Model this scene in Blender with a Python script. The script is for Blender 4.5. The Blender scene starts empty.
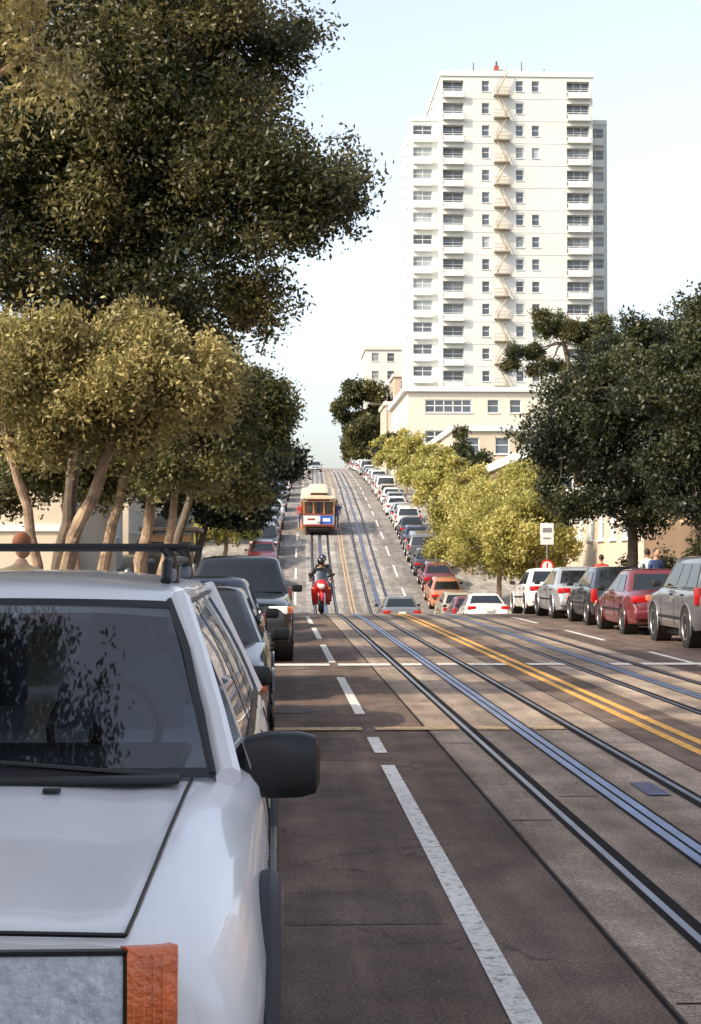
import bpy, bmesh, math, random
import numpy as np
from mathutils import Vector, Matrix
random.seed(7); rng=np.random.default_rng(11)
scn=bpy.context.scene
COL=scn.collection
F=1750.0; EYE=1.7
# ------------------------------------------------------------------ profile
PY=[-3000,-60,0,48,54,60,70,78,84,90,100,115,135,170,220,273,300,340,420,600,1200,4000]
PZ=[0,0,0,0,-.06,-.3,-1.2,-1.6,-1.3,-.5,.8,2.75,4.9,8.2,12.1,15.4,16.3,16.3,14,8,0,0]
def zr(y):
    t=0
    for o in (-3,-1.5,0,1.5,3): t+=float(np.interp(y+o,PY,PZ))
    return t/5
def sh(y): return float(np.interp(y,[70,90,110,330,340],[0,.12,.42,5.3,5.45]))
def slope(y): return (zr(y+1)-zr(y-1))/2
# ------------------------------------------------------------------ materials
MATS={}
def nodes(name):
    m=bpy.data.materials.new(name); m.use_nodes=True
    nt=m.node_tree; b=nt.nodes['Principled BSDF']
    return m,nt,b
def M(name,col,rough=.6,metal=0,var=.15,scale=3,bump=0,bscale=40,coat=0,spec=.5):
    if name in MATS: return MATS[name]
    m,nt,b=nodes(name); N=nt.nodes;L=nt.links
    b.inputs['Roughness'].default_value=rough; b.inputs['Metallic'].default_value=metal
    b.inputs['Coat Weight'].default_value=coat; b.inputs['Coat Roughness'].default_value=.04
    b.inputs['Specular IOR Level'].default_value=spec
    tc=N.new('ShaderNodeTexCoord')
    n=N.new('ShaderNodeTexNoise'); n.inputs['Scale'].default_value=scale; n.inputs['Detail'].default_value=6
    L.new(tc.outputs['Object'],n.inputs['Vector'])
    r=N.new('ShaderNodeMapRange'); r.inputs[1].default_value=.3; r.inputs[2].default_value=.7
    r.inputs[3].default_value=1-var; r.inputs[4].default_value=1+var
    L.new(n.outputs['Fac'],r.inputs[0])
    mx=N.new('ShaderNodeVectorMath'); mx.operation='SCALE'; mx.inputs[0].default_value=col[:3]
    L.new(r.outputs[0],mx.inputs['Scale']); L.new(mx.outputs[0],b.inputs['Base Color'])
    if bump:
        n2=N.new('ShaderNodeTexNoise'); n2.inputs['Scale'].default_value=bscale; n2.inputs['Detail'].default_value=4
        L.new(tc.outputs['Object'],n2.inputs['Vector'])
        bp=N.new('ShaderNodeBump'); bp.inputs['Strength'].default_value=bump; bp.inputs['Distance'].default_value=.02
        L.new(n2.outputs['Fac'],bp.inputs['Height']); L.new(bp.outputs[0],b.inputs['Normal'])
    MATS[name]=m; return m
def road_mat(name,c1,c2,crack=.5,stretch=.12,streak=.25,far=None,bands=()):
    m,nt,b=nodes(name);N=nt.nodes;L=nt.links
    tc=N.new('ShaderNodeTexCoord')
    def noise(scale,detail=6,sx=1,sy=1,rough=.6):
        mp=N.new('ShaderNodeMapping'); mp.inputs['Scale'].default_value=(sx,sy,1)
        L.new(tc.outputs['Object'],mp.inputs[0])
        n=N.new('ShaderNodeTexNoise'); n.inputs['Scale'].default_value=scale;n.inputs['Detail'].default_value=detail; n.inputs['Roughness'].default_value=rough
        L.new(mp.outputs[0],n.inputs['Vector']); return n.outputs['Fac']
    def mr(s,a,b_,c,d):
        r=N.new('ShaderNodeMapRange'); 
        for i,v in zip((1,2,3,4),(a,b_,c,d)): r.inputs[i].default_value=v
        L.new(s,r.inputs[0]); return r.outputs[0]
    def mix(f,a,b_):
        x=N.new('ShaderNodeMix'); x.data_type='RGBA'; 
        L.new(f,x.inputs[0])
        for s,i in ((a,6),(b_,7)):
            if isinstance(s,tuple): x.inputs[i].default_value=(*s,1)
            else: L.new(s,x.inputs[i])
        return x.outputs[2]
    def scale(c,s):
        sc=N.new('ShaderNodeVectorMath');sc.operation='SCALE';L.new(c,sc.inputs[0]);L.new(s,sc.inputs['Scale']); return sc.outputs[0]
    def math_(op,a,b_):
        q=N.new('ShaderNodeMath');q.operation=op
        for i,s in ((0,a),(1,b_)):
            if s is None: continue
            if isinstance(s,(int,float)): q.inputs[i].default_value=s
            else: L.new(s,q.inputs[i])
        return q.outputs[0]
    sx=N.new('ShaderNodeSeparateXYZ');L.new(tc.outputs['Object'],sx.inputs[0])
    big=mr(noise(.9,5,1,stretch),.35,.65,0,1)
    c=mix(big,c1,c2)
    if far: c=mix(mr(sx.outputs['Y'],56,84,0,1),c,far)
    c=scale(c,mr(noise(60,3),.25,.75,.3,1.7))
    c=scale(c,mr(noise(2.3,6,1,.6),.3,.7,.62,1.32))
    c=scale(c,mr(noise(3.2,4,1,.03),.3,.7,1-streak,1+streak))
    c=scale(c,mr(noise(.35,3,1,.5),.35,.65,.82,1.14))
    wob=mr(noise(1.1,4,1,.15),.3,.7,-.12,.12)
    for (cx,wd,dk) in bands:
        dx=math_('ABSOLUTE',math_('ADD',math_('SUBTRACT',sx.outputs['X'],cx),wob),None)
        c=scale(c,mr(dx,0,wd,dk,1))
    v=N.new('ShaderNodeTexVoronoi'); v.inputs['Scale'].default_value=75; L.new(tc.outputs['Object'],v.inputs['Vector'])
    sp=mr(v.outputs['Distance'],.0,.22,1,0)
    c=mix(mr(sp,0,1,0,.4),c,tuple(min(1,k*2.6) for k in c2))
    if crack:
        dn=N.new('ShaderNodeTexNoise');dn.inputs['Scale'].default_value=1.3;dn.inputs['Detail'].default_value=5;L.new(tc.outputs['Object'],dn.inputs['Vector'])
        ad=N.new('ShaderNodeVectorMath');ad.operation='MULTIPLY_ADD';L.new(dn.outputs['Color'],ad.inputs[0]);ad.inputs[1].default_value=(1.6,1.6,0);L.new(tc.outputs['Object'],ad.inputs[2])
        vv=N.new('ShaderNodeTexVoronoi');vv.feature='DISTANCE_TO_EDGE';vv.inputs['Scale'].default_value=.33;L.new(ad.outputs[0],vv.inputs['Vector'])
        c=mix(mr(vv.outputs['Distance'],0.0,.006,crack,0),c,tuple(k*.35 for k in c1))
    L.new(c,b.inputs['Base Color'])
    b.inputs['Roughness'].default_value=.85; b.inputs['Specular IOR Level'].default_value=.3
    bp=N.new('ShaderNodeBump');bp.inputs['Strength'].default_value=.5;bp.inputs['Distance'].default_value=.012
    L.new(noise(80,4),bp.inputs['Height']);L.new(bp.outputs[0],b.inputs['Normal'])
    return m
def paint_mat(name,col,under=(.12,.092,.078),lo=.5,hi=.62):
    m,nt,b=nodes(name);N=nt.nodes;L=nt.links
    tc=N.new('ShaderNodeTexCoord'); n=N.new('ShaderNodeTexNoise');n.inputs['Scale'].default_value=16;n.inputs['Detail'].default_value=9;n.inputs['Roughness'].default_value=.8
    L.new(tc.outputs['Object'],n.inputs['Vector'])
    r=N.new('ShaderNodeMapRange');r.inputs[1].default_value=lo;r.inputs[2].default_value=hi;r.inputs[3].default_value=0;r.inputs[4].default_value=.85
    L.new(n.outputs['Fac'],r.inputs[0])
    x=N.new('ShaderNodeMix');x.data_type='RGBA';L.new(r.outputs[0],x.inputs[0]);x.inputs[6].default_value=(*col,1);x.inputs[7].default_value=(*under,1)
    L.new(x.outputs[2],b.inputs['Base Color']);b.inputs['Roughness'].default_value=.75
    return m
def leaf_mat(name,dark,mid,light,tr=.35):
    m,nt,b=nodes(name);N=nt.nodes;L=nt.links
    a=N.new('ShaderNodeAttribute');a.attribute_name='var'
    r=N.new('ShaderNodeValToRGB');r.color_ramp.elements[0].color=(*dark,1);r.color_ramp.elements[1].color=(*light,1)
    e=r.color_ramp.elements.new(.5);e.color=(*mid,1)
    L.new(a.outputs['Fac'],r.inputs[0]);L.new(r.outputs[0],b.inputs['Base Color'])
    b.inputs['Roughness'].default_value=.42
    t=N.new('ShaderNodeBsdfTranslucent');L.new(r.outputs[0],t.inputs['Color'])
    mx=N.new('ShaderNodeMixShader');mx.inputs[0].default_value=tr
    L.new(b.outputs[0],mx.inputs[1]);L.new(t.outputs[0],mx.inputs[2])
    L.new(mx.outputs[0],nt.nodes['Material Output'].inputs['Surface'])
    return m
def glass_mat(name,tint=(.35,.4,.4),refl=.95,rough=.01,f0=.09):
    m,nt,b=nodes(name);N=nt.nodes;L=nt.links
    tr=N.new('ShaderNodeBsdfTransparent');tr.inputs[0].default_value=(*tint,1)
    g=N.new('ShaderNodeBsdfGlossy');g.inputs['Roughness'].default_value=rough;g.inputs[0].default_value=(refl,refl,refl,1)
    lw=N.new('ShaderNodeLayerWeight');lw.inputs[0].default_value=.5
    p=N.new('ShaderNodeMath');p.operation='POWER';L.new(lw.outputs['Facing'],p.inputs[0]);p.inputs[1].default_value=4.0
    r=N.new('ShaderNodeMapRange');L.new(p.outputs[0],r.inputs[0]);r.inputs[3].default_value=f0;r.inputs[4].default_value=1
    mx=N.new('ShaderNodeMixShader');L.new(r.outputs[0],mx.inputs[0]);L.new(tr.outputs[0],mx.inputs[1]);L.new(g.outputs[0],mx.inputs[2])
    L.new(mx.outputs[0],N['Material Output'].inputs['Surface'])
    return m
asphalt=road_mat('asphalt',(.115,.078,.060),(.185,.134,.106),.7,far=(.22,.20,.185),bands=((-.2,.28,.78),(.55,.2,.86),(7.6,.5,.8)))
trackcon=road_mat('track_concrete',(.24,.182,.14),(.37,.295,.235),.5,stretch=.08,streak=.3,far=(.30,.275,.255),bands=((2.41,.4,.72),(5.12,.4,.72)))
sidecon=road_mat('sidewalk_concrete',(.26,.24,.21),(.36,.33,.29),.3)
groundm=road_mat('ground_soil',(.10,.09,.06),(.16,.14,.10),.1)
white_paint=paint_mat('road_paint_white',(.76,.73,.68))
yellow_paint=paint_mat('road_paint_yellow',(.74,.39,.07))
faded_paint=paint_mat('road_paint_faded',(.66,.44,.22),lo=.46,hi=.58)
steel=M('rail_steel',(.28,.29,.34),.35,1,.25,2)
darksteel=M('rail_groove',(.012,.010,.011),.8,spec=.1)
slotm=M('slot_steel',(.26,.31,.46),.42,.9,.25,2)
tarm=road_mat('tar_patch',(.085,.060,.049),(.13,.095,.077),.2)
black=M('black_plastic',(.012,.012,.014),.45,bump=.05,bscale=200)
rubber=M('tyre_rubber',(.018,.018,.018),.8)
chrome=M('chrome',(.75,.75,.75),.15,1,.05)
alloy=M('wheel_alloy',(.4,.4,.42),.35,.8,.1)
darkglass=M('dark_car_glass',(.012,.014,.016),.04,spec=.9)
winglass=M('window_glass',(.06,.075,.10),.08,spec=.9,var=.6,scale=.12)
winglass_l=M('window_glass_curtained',(.26,.29,.32),.15,var=.4,scale=.3)
jglass=glass_mat('suv_window_glass',(.42,.46,.48))
lensm=glass_mat('headlight_lens',(.95,.97,1.0),f0=.05)
orange=M('orange_lens',(.78,.17,.05),.22,spec=.8,bump=.4,bscale=60,var=.3,scale=12)
redl=M('red_lens',(.45,.01,.01),.15,spec=.8)
lampw=M('clear_lamp',(.8,.8,.78),.15,spec=.8)
platem=M('licence_plate',(.7,.7,.68),.5)
seatm=M('seat_fabric',(.13,.14,.18),.9)
bark=M('bark',(.27,.19,.13),.9,var=.5,scale=6,bump=.8,bscale=14)
barkd=M('bark_dark',(.10,.075,.055),.9,var=.4,scale=6,bump=.8,bscale=14)
skin=M('skin',(.45,.27,.19),.6,var=.05)
hairm=M('hair',(.03,.02,.015),.7)
# ------------------------------------------------------------------ mesh builder
class MB:
    def __init__(s): s.v=[];s.f=[];s.mi=[];s.mats=[]
    def mid(s,m):
        if m not in s.mats: s.mats.append(m)
        return s.mats.index(m)
    def add(s,vs,fs,mat,X=None):
        o=len(s.v)
        for p in vs:
            p=Vector(p)
            if X is not None: p=X@p
            s.v.append(tuple(p))
        k=s.mid(mat) if not isinstance(mat,list) else None
        for i,f in enumerate(fs):
            s.f.append(tuple(a+o for a in f)); s.mi.append(k if k is not None else s.mid(mat[i]))
    def box(s,c,size,mat,X=None,bev=0):
        hx,hy,hz=[q/2 for q in size]
        if bev<=0:
            vs=[(c[0]+a*hx,c[1]+b*hy,c[2]+d*hz) for a in(-1,1) for b in(-1,1) for d in(-1,1)]
            fs=[(0,1,3,2),(4,6,7,5),(0,4,5,1),(2,3,7,6),(0,2,6,4),(1,5,7,3)]
            s.add(vs,fs,mat,X); return
        bm=bmesh.new(); bmesh.ops.create_cube(bm,size=1)
        for v in bm.verts: v.co=Vector((v.co.x*size[0],v.co.y*size[1],v.co.z*size[2]))
        bmesh.ops.bevel(bm,geom=list(bm.edges),offset=bev,segments=3,affect='EDGES',profile=.5)
        bm.verts.index_update()
        s.add([v.co+Vector(c) for v in bm.verts],[tuple(v.index for v in f.verts) for f in bm.faces],mat,X); bm.free()
    def quad(s,a,b,c,d,mat,X=None): s.add([a,b,c,d],[(0,1,2,3)],mat,X)
    def tube(s,pts,rad,mat,n=8,X=None,caps=True):
        pts=[Vector(p) for p in pts]
        if not hasattr(rad,'__len__'): rad=[rad]*len(pts)
        vs=[];fs=[]
        up=Vector((0.13,.21,1)).normalized()
        for i,p in enumerate(pts):
            t=(pts[min(i+1,len(pts)-1)]-pts[max(i-1,0)])
            if t.length<1e-9: t=Vector((0,0,1))
            t.normalize()
            u=t.cross(up)
            if u.length<.05: u=t.cross(Vector((1,0,0)))
            u.normalize(); w=t.cross(u)
            for k in range(n):
                a=2*math.pi*k/n
                vs.append(p+(u*math.cos(a)+w*math.sin(a))*rad[i])
        for i in range(len(pts)-1):
            for k in range(n):
                k2=(k+1)%n
                fs.append((i*n+k,i*n+k2,(i+1)*n+k2,(i+1)*n+k))
        if caps:
            fs.append(tuple(range(n))[::-1]); fs.append(tuple((len(pts)-1)*n+k for k in range(n)))
        s.add(vs,fs,mat,X)
    def ring(s,rings,mat,caps=True,X=None,matfn=None):
        n=len(rings[0]); vs=[p for r in rings for p in r]; fs=[]; ms=[]
        for i in range(len(rings)-1):
            for k in range(n):
                k2=(k+1)%n
                fs.append((i*n+k,i*n+k2,(i+1)*n+k2,(i+1)*n+k)); ms.append(matfn(i,k) if matfn else mat)
        if caps:
            fs.append(tuple(range(n))[::-1]); fs.append(tuple((len(rings)-1)*n+k for k in range(n))); ms+= [mat,mat]
        s.add(vs,fs,ms,X)
    def grid(s,rows,mat):
        n=len(rows[0]); vs=[p for r in rows for p in r]; fs=[]
        for i in range(len(rows)-1):
            for k in range(n-1): fs.append((i*n+k,i*n+k+1,(i+1)*n+k+1,(i+1)*n+k))
        s.add(vs,fs,mat)
    def ell(s,c,r,mat,nu=12,nv=8,X=None):
        vs=[(c[0],c[1],c[2]+r[2])];fs=[]
        for j in range(1,nv):
            t=math.pi*j/nv
            for i in range(nu):
                a=2*math.pi*i/nu
                vs.append((c[0]+r[0]*math.sin(t)*math.cos(a),c[1]+r[1]*math.sin(t)*math.sin(a),c[2]+r[2]*math.cos(t)))
        vs.append((c[0],c[1],c[2]-r[2])); e=len(vs)-1
        for i in range(nu):
            i2=(i+1)%nu
            fs.append((0,1+i,1+i2)); fs.append((e,e-nu+i2,e-nu+i))
            for j in range(nv-2):
                fs.append((1+j*nu+i,1+(j+1)*nu+i,1+(j+1)*nu+i2,1+j*nu+i2))
        s.add(vs,fs,mat,X)
    def mesh(s,name,angle=32,fix=True):
        me=bpy.data.meshes.new(name); me.from_pydata(s.v,[],s.f)
        for m in s.mats: me.materials.append(m)
        me.polygons.foreach_set('material_index',s.mi)
        me.polygons.foreach_set('use_smooth',[True]*len(s.f))
        if fix and len(s.f)<60000:
            bm=bmesh.new();bm.from_mesh(me);bmesh.ops.recalc_face_normals(bm,faces=bm.faces);bm.to_mesh(me);bm.free()
        me.set_sharp_from_angle(angle=math.radians(angle)); me.update()
        return me
    def obj(s,name,parent=None,angle=32):
        o=bpy.data.objects.new(name,s.mesh(name,angle)); COL.objects.link(o)
        if parent: o.parent=parent
        return o
def empty(name,loc=(0,0,0)):
    e=bpy.data.objects.new(name,None); e.location=loc; e.empty_display_size=.3; COL.objects.link(e); return e
# ------------------------------------------------------------------ ground & street
YS=list(np.arange(-60,46,4.0))+list(np.arange(46,140,1.5))+list(np.arange(140,345,4.0))
def strip(mb,xa,xb,zo,mat,y0,y1,thick=0,shift=True):
    ys=sorted(set([y0]+[y for y in YS if y0<y<y1]+[y1]))
    n=len(ys);vs=[];fs=[]
    for y in ys:
        s_=sh(y) if shift else 0
        vs+= [(xa+s_,y,zr(y)+zo),(xb+s_,y,zr(y)+zo)]
    for i in range(n-1): fs.append((2*i,2*i+1,2*i+3,2*i+2))
    if thick:
        b=len(vs)
        for y in ys:
            s_=sh(y); vs+=[(xa+s_,y,zr(y)+zo-thick),(xb+s_,y,zr(y)+zo-thick)]
        for i in range(n-1):
            fs.append((2*i,2*i+2,b+2*i+2,b+2*i)); fs.append((2*i+1,b+2*i+1,b+2*i+3,2*i+3))
        fs.append((0,b,b+1,1)); e=2*(n-1); fs.append((e,e+1,b+e+1,b+e))
    mb.add(vs,fs,mat)
g=MB()
gy=[-3000,-500]+YS+[360,400,500,700,1000,1500,2500,4000]
gx=[-3000,-600,-150,-60,-20,20,60,150,600,3000]
vs=[(x,y,zr(y)-.06) for y in gy for x in gx]; fs=[]
nx=len(gx)
for j in range(len(gy)-1):
    for i in range(nx-1): fs.append((j*nx+i,j*nx+i+1,(j+1)*nx+i+1,(j+1)*nx+i))
g.add(vs,fs,groundm); g.obj('ground')
KL,KR=-1.98,9.6
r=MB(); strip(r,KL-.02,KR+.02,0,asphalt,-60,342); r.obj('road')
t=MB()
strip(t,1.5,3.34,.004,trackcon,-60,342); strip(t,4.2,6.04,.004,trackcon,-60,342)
t.obj('track_concrete_strip')
rl=MB()
for c in (2.41,5.12):
    for o in (-.5335,.5335):
        sgn=1 if o<0 else -1
        strip(rl,c+o-.020,c+o+.020,.009,steel,-60,342)
        a=c+o+sgn*.022; b=c+o+sgn*.085
        strip(rl,min(a,b),max(a,b),.008,darksteel,-60,342)
        a=c+o-sgn*.022; b=c+o-sgn*.06
        strip(rl,min(a,b),max(a,b),.008,darksteel,-60,342)
    strip(rl,c-.075,c-.012,.009,slotm,-60,342); strip(rl,c+.012,c+.075,.009,slotm,-60,342)
    strip(rl,c-.011,c+.011,.008,darksteel,-60,342)
    strip(rl,c-.10,c-.077,.008,darksteel,-60,342); strip(rl,c+.077,c+.10,.008,darksteel,-60,342)
rl.obj('cable_car_track')
pm=MB()
for (a,b) in [(-6,-1.5),(1.2,4.0),(5.2,14.2),(15.1,16.4),(18.8,24.5)]:
    strip(pm,.86,.97,.006,white_paint,a,b)
for k in range(3):
    strip(pm,.86,.97,.006,white_paint,27.9+k*8,33.5+k*8)
for k in range(22):
    if 88+k*9<335: strip(pm,.86,.97,.006,white_paint,88+k*9,92.5+k*9)
for k in range(42):
    if -10+k*9<335 and (k*9-10<46 or k*9-10>86): strip(pm,6.58,6.68,.006,white_paint,-10+k*9,-5.2+k*9)
strip(pm,3.62,3.72,.006,yellow_paint,-60,62); strip(pm,3.82,3.92,.006,yellow_paint,-60,62)
strip(pm,3.64,3.71,.006,faded_paint,62,342); strip(pm,3.83,3.90,.006,faded_paint,62,342)
pm.obj('lane_markings')
strips=MB()  # pale strips across the road, reusing the lane-line materials
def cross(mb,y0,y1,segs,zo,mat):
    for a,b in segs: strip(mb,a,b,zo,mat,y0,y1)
cross(strips,27.0,27.5,[(KL+.3,.85),(.98,1.80),(1.97,2.29),(2.53,2.85),(3.02,3.6),(3.94,4.52),(5.26,5.56),(5.75,9.4)],.013,white_paint)
cross(strips,17.0,17.3,[(KL+.3,.85),(.98,1.80),(1.97,2.29),(2.53,2.85)],.013,faded_paint)
strips.obj('cross_road_strips')
tp=MB()
strip(tp,.05,.78,.003,tarm,8.1,8.9); strip(tp,-.3,.75,.003,tarm,14.6,16.4); strip(tp,3.96,4.17,.003,tarm,5,33); strip(tp,6.1,6.5,.003,tarm,14,40); strip(tp,-.9,.6,.003,tarm,21,24.5)
strip(tp,1.47,1.49,.003,darksteel,-20,60); strip(tp,3.345,3.36,.003,darksteel,-20,60)
for y in np.arange(2,60,4.6): strip(tp,1.52,1.78,.0075,darksteel,y,y+.018); strip(tp,2.99,3.33,.0075,darksteel,y,y+.018); strip(tp,2.0,2.28,.0075,darksteel,y+1.1,y+1.118)
tp.obj('road_repair_patches')
sw=MB()
strip(sw,KL-.18,KL,.13,sidecon,-60,342,.16); strip(sw,KR,KR+.18,.13,sidecon,-60,342,.16)
strip(sw,KL-3.3,KL-.185,.125,sidecon,-60,342,.15); strip(sw,KR+.185,KR+3.6,.125,sidecon,-60,342,.15)
sw.obj('sidewalk')
jn=MB()
for y in list(np.arange(-10,130,1.8)):
    strip(jn,KL-3.3,KL-.2,.129,darksteel,y,y+.02); strip(jn,KR+.2,KR+3.5,.129,darksteel,y,y+.02)
jn.obj('sidewalk_joints')
mc=MB()
n=28
mc.add([(.15+.3*math.cos(2*math.pi*k/n),19.2+.3*math.sin(2*math.pi*k/n),.006) for k in range(n)],[tuple(range(n))],M('cast_iron',(.06,.05,.045),.7,.3,.3,20))
strip(mc,2.64,2.80,.0135,M('cover_plate',(.10,.10,.17),.6,.4,.2,9),12.3,13.0)
mc.obj('manhole_cover')
# ------------------------------------------------------------------ foliage
def foliage(name,clumps,tw,lp,ll,lw,mat,parent=None,spread=.22,seed=1,droop=.0,shell=.45,origin=(0,0,0)):
    R=np.random.default_rng(seed)
    vols=np.array([c[1][0]*c[1][1]*c[1][2] for c in clumps])**.72; vols/=vols.sum()
    P=[];TV=[]
    for (c,rad),w in zip(clumps,vols):
        k=max(8,int(tw*w))
        nl=max(5,int(k/22))
        d=R.normal(size=(nl,3)); d/=np.linalg.norm(d,axis=1)[:,None]
        lob=d*(R.random((nl,1))**(shell)*.9)
        li=R.integers(0,nl,k)
        q=lob[li]+R.normal(size=(k,3))*.16
        P.append(np.array(c)+q*np.array(rad)); TV.append(R.random(nl)[li])
    P=np.concatenate(P); TV=np.concatenate(TV)
    n=len(P)*lp
    idx=np.repeat(np.arange(len(P)),lp)
    tdir=R.normal(size=(len(P),3)); tdir/=np.linalg.norm(tdir,axis=1)[:,None]
    along=(R.random((n,1))-.5)*spread*3.0
    C=P[idx]+tdir[idx]*along+R.normal(size=(n,3))*spread*.55
    C[:,2]-=droop*np.abs(R.normal(size=n))
    u=R.normal(size=(n,3))+tdir[idx]*.8; u/=np.linalg.norm(u,axis=1)[:,None]
    w_=R.normal(size=(n,3)); v=np.cross(u,w_); v/=np.linalg.norm(v,axis=1)[:,None]
    s=(.65+.7*R.random((n,1)))
    u=u*ll*.5*s; v=v*lw*.5*s
    V=np.stack([C-u,C+v,C+u,C-v],axis=1).reshape(-1,3)-np.array(origin)
    me=bpy.data.meshes.new(name)
    me.vertices.add(4*n); me.vertices.foreach_set('co',V.astype(np.float32).ravel())
    me.loops.add(4*n); me.loops.foreach_set('vertex_index',np.arange(4*n,dtype=np.int32))
    me.polygons.add(n); me.polygons.foreach_set('loop_start',np.arange(0,4*n,4,dtype=np.int32))
    try: me.polygons.foreach_set('loop_total',np.full(n,4,dtype=np.int32))
    except Exception: pass
    a=me.attributes.new('var','FLOAT','FACE')
    a.data.foreach_set('value',np.clip(.5*TV[idx]+.5*R.random(n),0,1).astype(np.float32))
    me.materials.append(mat); me.update(); me.validate()
    o=bpy.data.objects.new(name,me); COL.objects.link(o)
    if parent: o.parent=parent
    return o,P
def tree(name,base,trunks,clumps,tw,lp,ll,lw,lm,bm_,seed=1,spread=.22,shell=.45,twigs=.25,droop=0,limb=1.0):
    bx,by,bz=base; R=random.Random(seed)
    mb=MB()
    forks=[]
    for (pts,r0,r1) in trunks:
        P=[(p[0]-bx,p[1]-by,p[2]-bz) for p in pts]
        Q=[]
        for a,b in zip(P[:-1],P[1:]):
            for k in range(4):
                tt=k/4; Q.append(tuple(a[i]+(b[i]-a[i])*tt+(R.uniform(-.04,.04) if (Q and i<2) else 0) for i in range(3)))
        Q.append(P[-1]); n=len(Q)
        rad=[r0+(r1-r0)*(i/(n-1))**.8 for i in range(n)]; rad[0]*=1.35
        mb.tube(Q,rad,bm_,10); forks.append((Q[-1],r1)); 
        forks.append((Q[int(n*.75)],rad[int(n*.75)]*.8))
    f,P=foliage('foliage',clumps,tw,lp,ll,lw,lm,None,spread,seed,droop,shell,origin=base)
    f.location=(0,0,0)
    centers=[]
    for c,rad in clumps:
        cc=Vector((c[0]-bx,c[1]-by,c[2]-bz))
        fk=min(forks,key=lambda q:(Vector(q[0])-cc).length)
        a=Vector(fk[0]); pts=[a]
        for k in range(1,5):
            p=a.lerp(cc,k/4)+Vector((R.uniform(-.15,.15),R.uniform(-.15,.15),R.uniform(-.05,.2)))*(.8 if k<4 else 0)
            pts.append(p)
        r0=min(fk[1],.03+.028*max(rad))*limb
        mb.tube(pts,[r0*(1-.14*k) for k in range(5)],bm_,7); centers.append((cc,r0*.4,pts))
    Pn=P-np.array(base)
    sel=R.sample(range(len(Pn)),int(len(Pn)*twigs))
    cs=np.array([tuple(p) for c in centers for p in c[2][1:]])
    for i in sel:
        p=Pn[i]; j=int(np.argmin(((cs-p)**2).sum(1))); a=Vector(cs[j]); b=Vector(p)
        m=a.lerp(b,.5)+Vector((R.uniform(-.1,.1),R.uniform(-.1,.1),R.uniform(0,.12)))
        L=(b-a).length
        mb.tube([a,m,b],[.010+.006*L,.008+.003*L,.004],bm_,4,caps=False)
    o=mb.obj(name); o.location=base; f.parent=o
    return o
olive_dk=leaf_mat('leaf_olive_dark',(.020,.024,.011),(.058,.062,.021),(.28,.235,.085))
olive_lt=leaf_mat('leaf_olive_light',(.12,.105,.036),(.35,.295,.11),(.66,.55,.25))
green_md=leaf_mat('leaf_mid_green',(.032,.038,.014),(.095,.098,.030),(.28,.25,.085))
green_dk=leaf_mat('leaf_dark_green',(.011,.017,.011),(.030,.038,.016),(.10,.10,.036))
green_lt=leaf_mat('leaf_light_green',(.15,.14,.030),(.36,.325,.082),(.55,.48,.16))
pine_m=leaf_mat('needles_pine',(.014,.022,.010),(.055,.062,.019),(.19,.165,.05))
tree('olive_tree',(-3.05,24.6,.1),
  [([(-3.05,24.6,.0),(-3.0,24.5,1.4),(-2.8,24.3,2.9),(-2.5,24,4.6)],.13,.07)],
  [((-3.2,23.4,8.2),(2.3,2.2,2.1)),((-1.2,23.0,7.6),(1.6,1.9,1.7)),((-.3,22.6,6.3),(1.25,1.4,1.15)),((.66,22.5,6.25),(.86,1.0,.95)),
   ((-2.3,22.6,5.5),(1.9,1.4,1.1)),((-.6,23,8.9),(1.1,1.3,1.0)),((-.8,22.8,5.05),(.95,1,.55)),((-3.,22.4,10.0),(2,2,1.2)),((-1.9,22.4,6.8),(1.7,1.0,1.5)),((-3.4,22.4,6.2),(1.2,1.0,1.4))],
  4700,66,.078,.034,olive_dk,barkd,seed=3,spread=.17,twigs=.12,limb=.7,shell=.38)
tree('olive_tree',(-2.45,20,.1),
  [([(-2.5,20,0),(-2.45,20,1.3),(-2.2,20,2.1),(-1.85,20,3.0)],.12,.06),([(-2.6,20.1,0),(-2.7,20.1,1.6),(-3.0,20,2.9)],.08,.05)],
  [((-2.2,19.9,3.55),(1.0,.95,.6)),((-1.25,20,3.75),(.72,.75,.62)),((-3.2,20,3.7),(1.0,1.0,.8)),((-.72,20,3.55),(.38,.5,.42)),((-2.0,20,4.2),(1.1,.9,.42)),((-2.6,19.8,3.0),(.7,.6,.35)),((-1.5,19.9,3.1),(.5,.5,.35))],
  1200,60,.07,.032,olive_lt,bark,seed=4,spread=.14,twigs=.25,shell=.35)
tree('olive_tree',(-3.0,28,.1),
  [([(-2.95,28,0),(-2.75,28,1.4),(-2.4,28,3.0)],.14,.07),([(-2.9,28.1,0),(-3.2,28,1.6),(-3.4,28,3.3)],.10,.06)],
  [((-2.9,28,4.4),(1.5,1.3,1.2)),((-1.5,28,4.3),(1.05,1.0,1.0)),((-2.2,28,3.2),(1.3,.9,.6)),((-4.2,28,4.2),(1.1,1.1,1.1)),((-.8,28,4.0),(.6,.7,.7)),((-3.6,28,2.9),(1.2,.9,.5))],
  1300,56,.09,.042,green_md,bark,seed=6,spread=.17)
tree('olive_tree',(-2.75,35.5,.1),
  [([(-2.75,35.5,0),(-2.7,35.5,1.6),(-2.4,35.4,3.6)],.17,.09),([(-2.6,35.6,0),(-2.25,35.6,1.6),(-1.9,35.5,3.4)],.12,.07)],
  [((-3.0,35,4.7),(1.8,1.7,1.25)),((-1.6,34.8,4.6),(1.1,1.3,1.0)),((-4.4,35.2,4.4),(1.3,1.5,1.3)),((-3.0,35.4,6.0),(1.7,1.8,1.0)),((-2.2,34.6,3.5),(1.5,1.2,.7))],
  1300,60,.10,.045,green_md,bark,seed=5,spread=.19)
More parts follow.
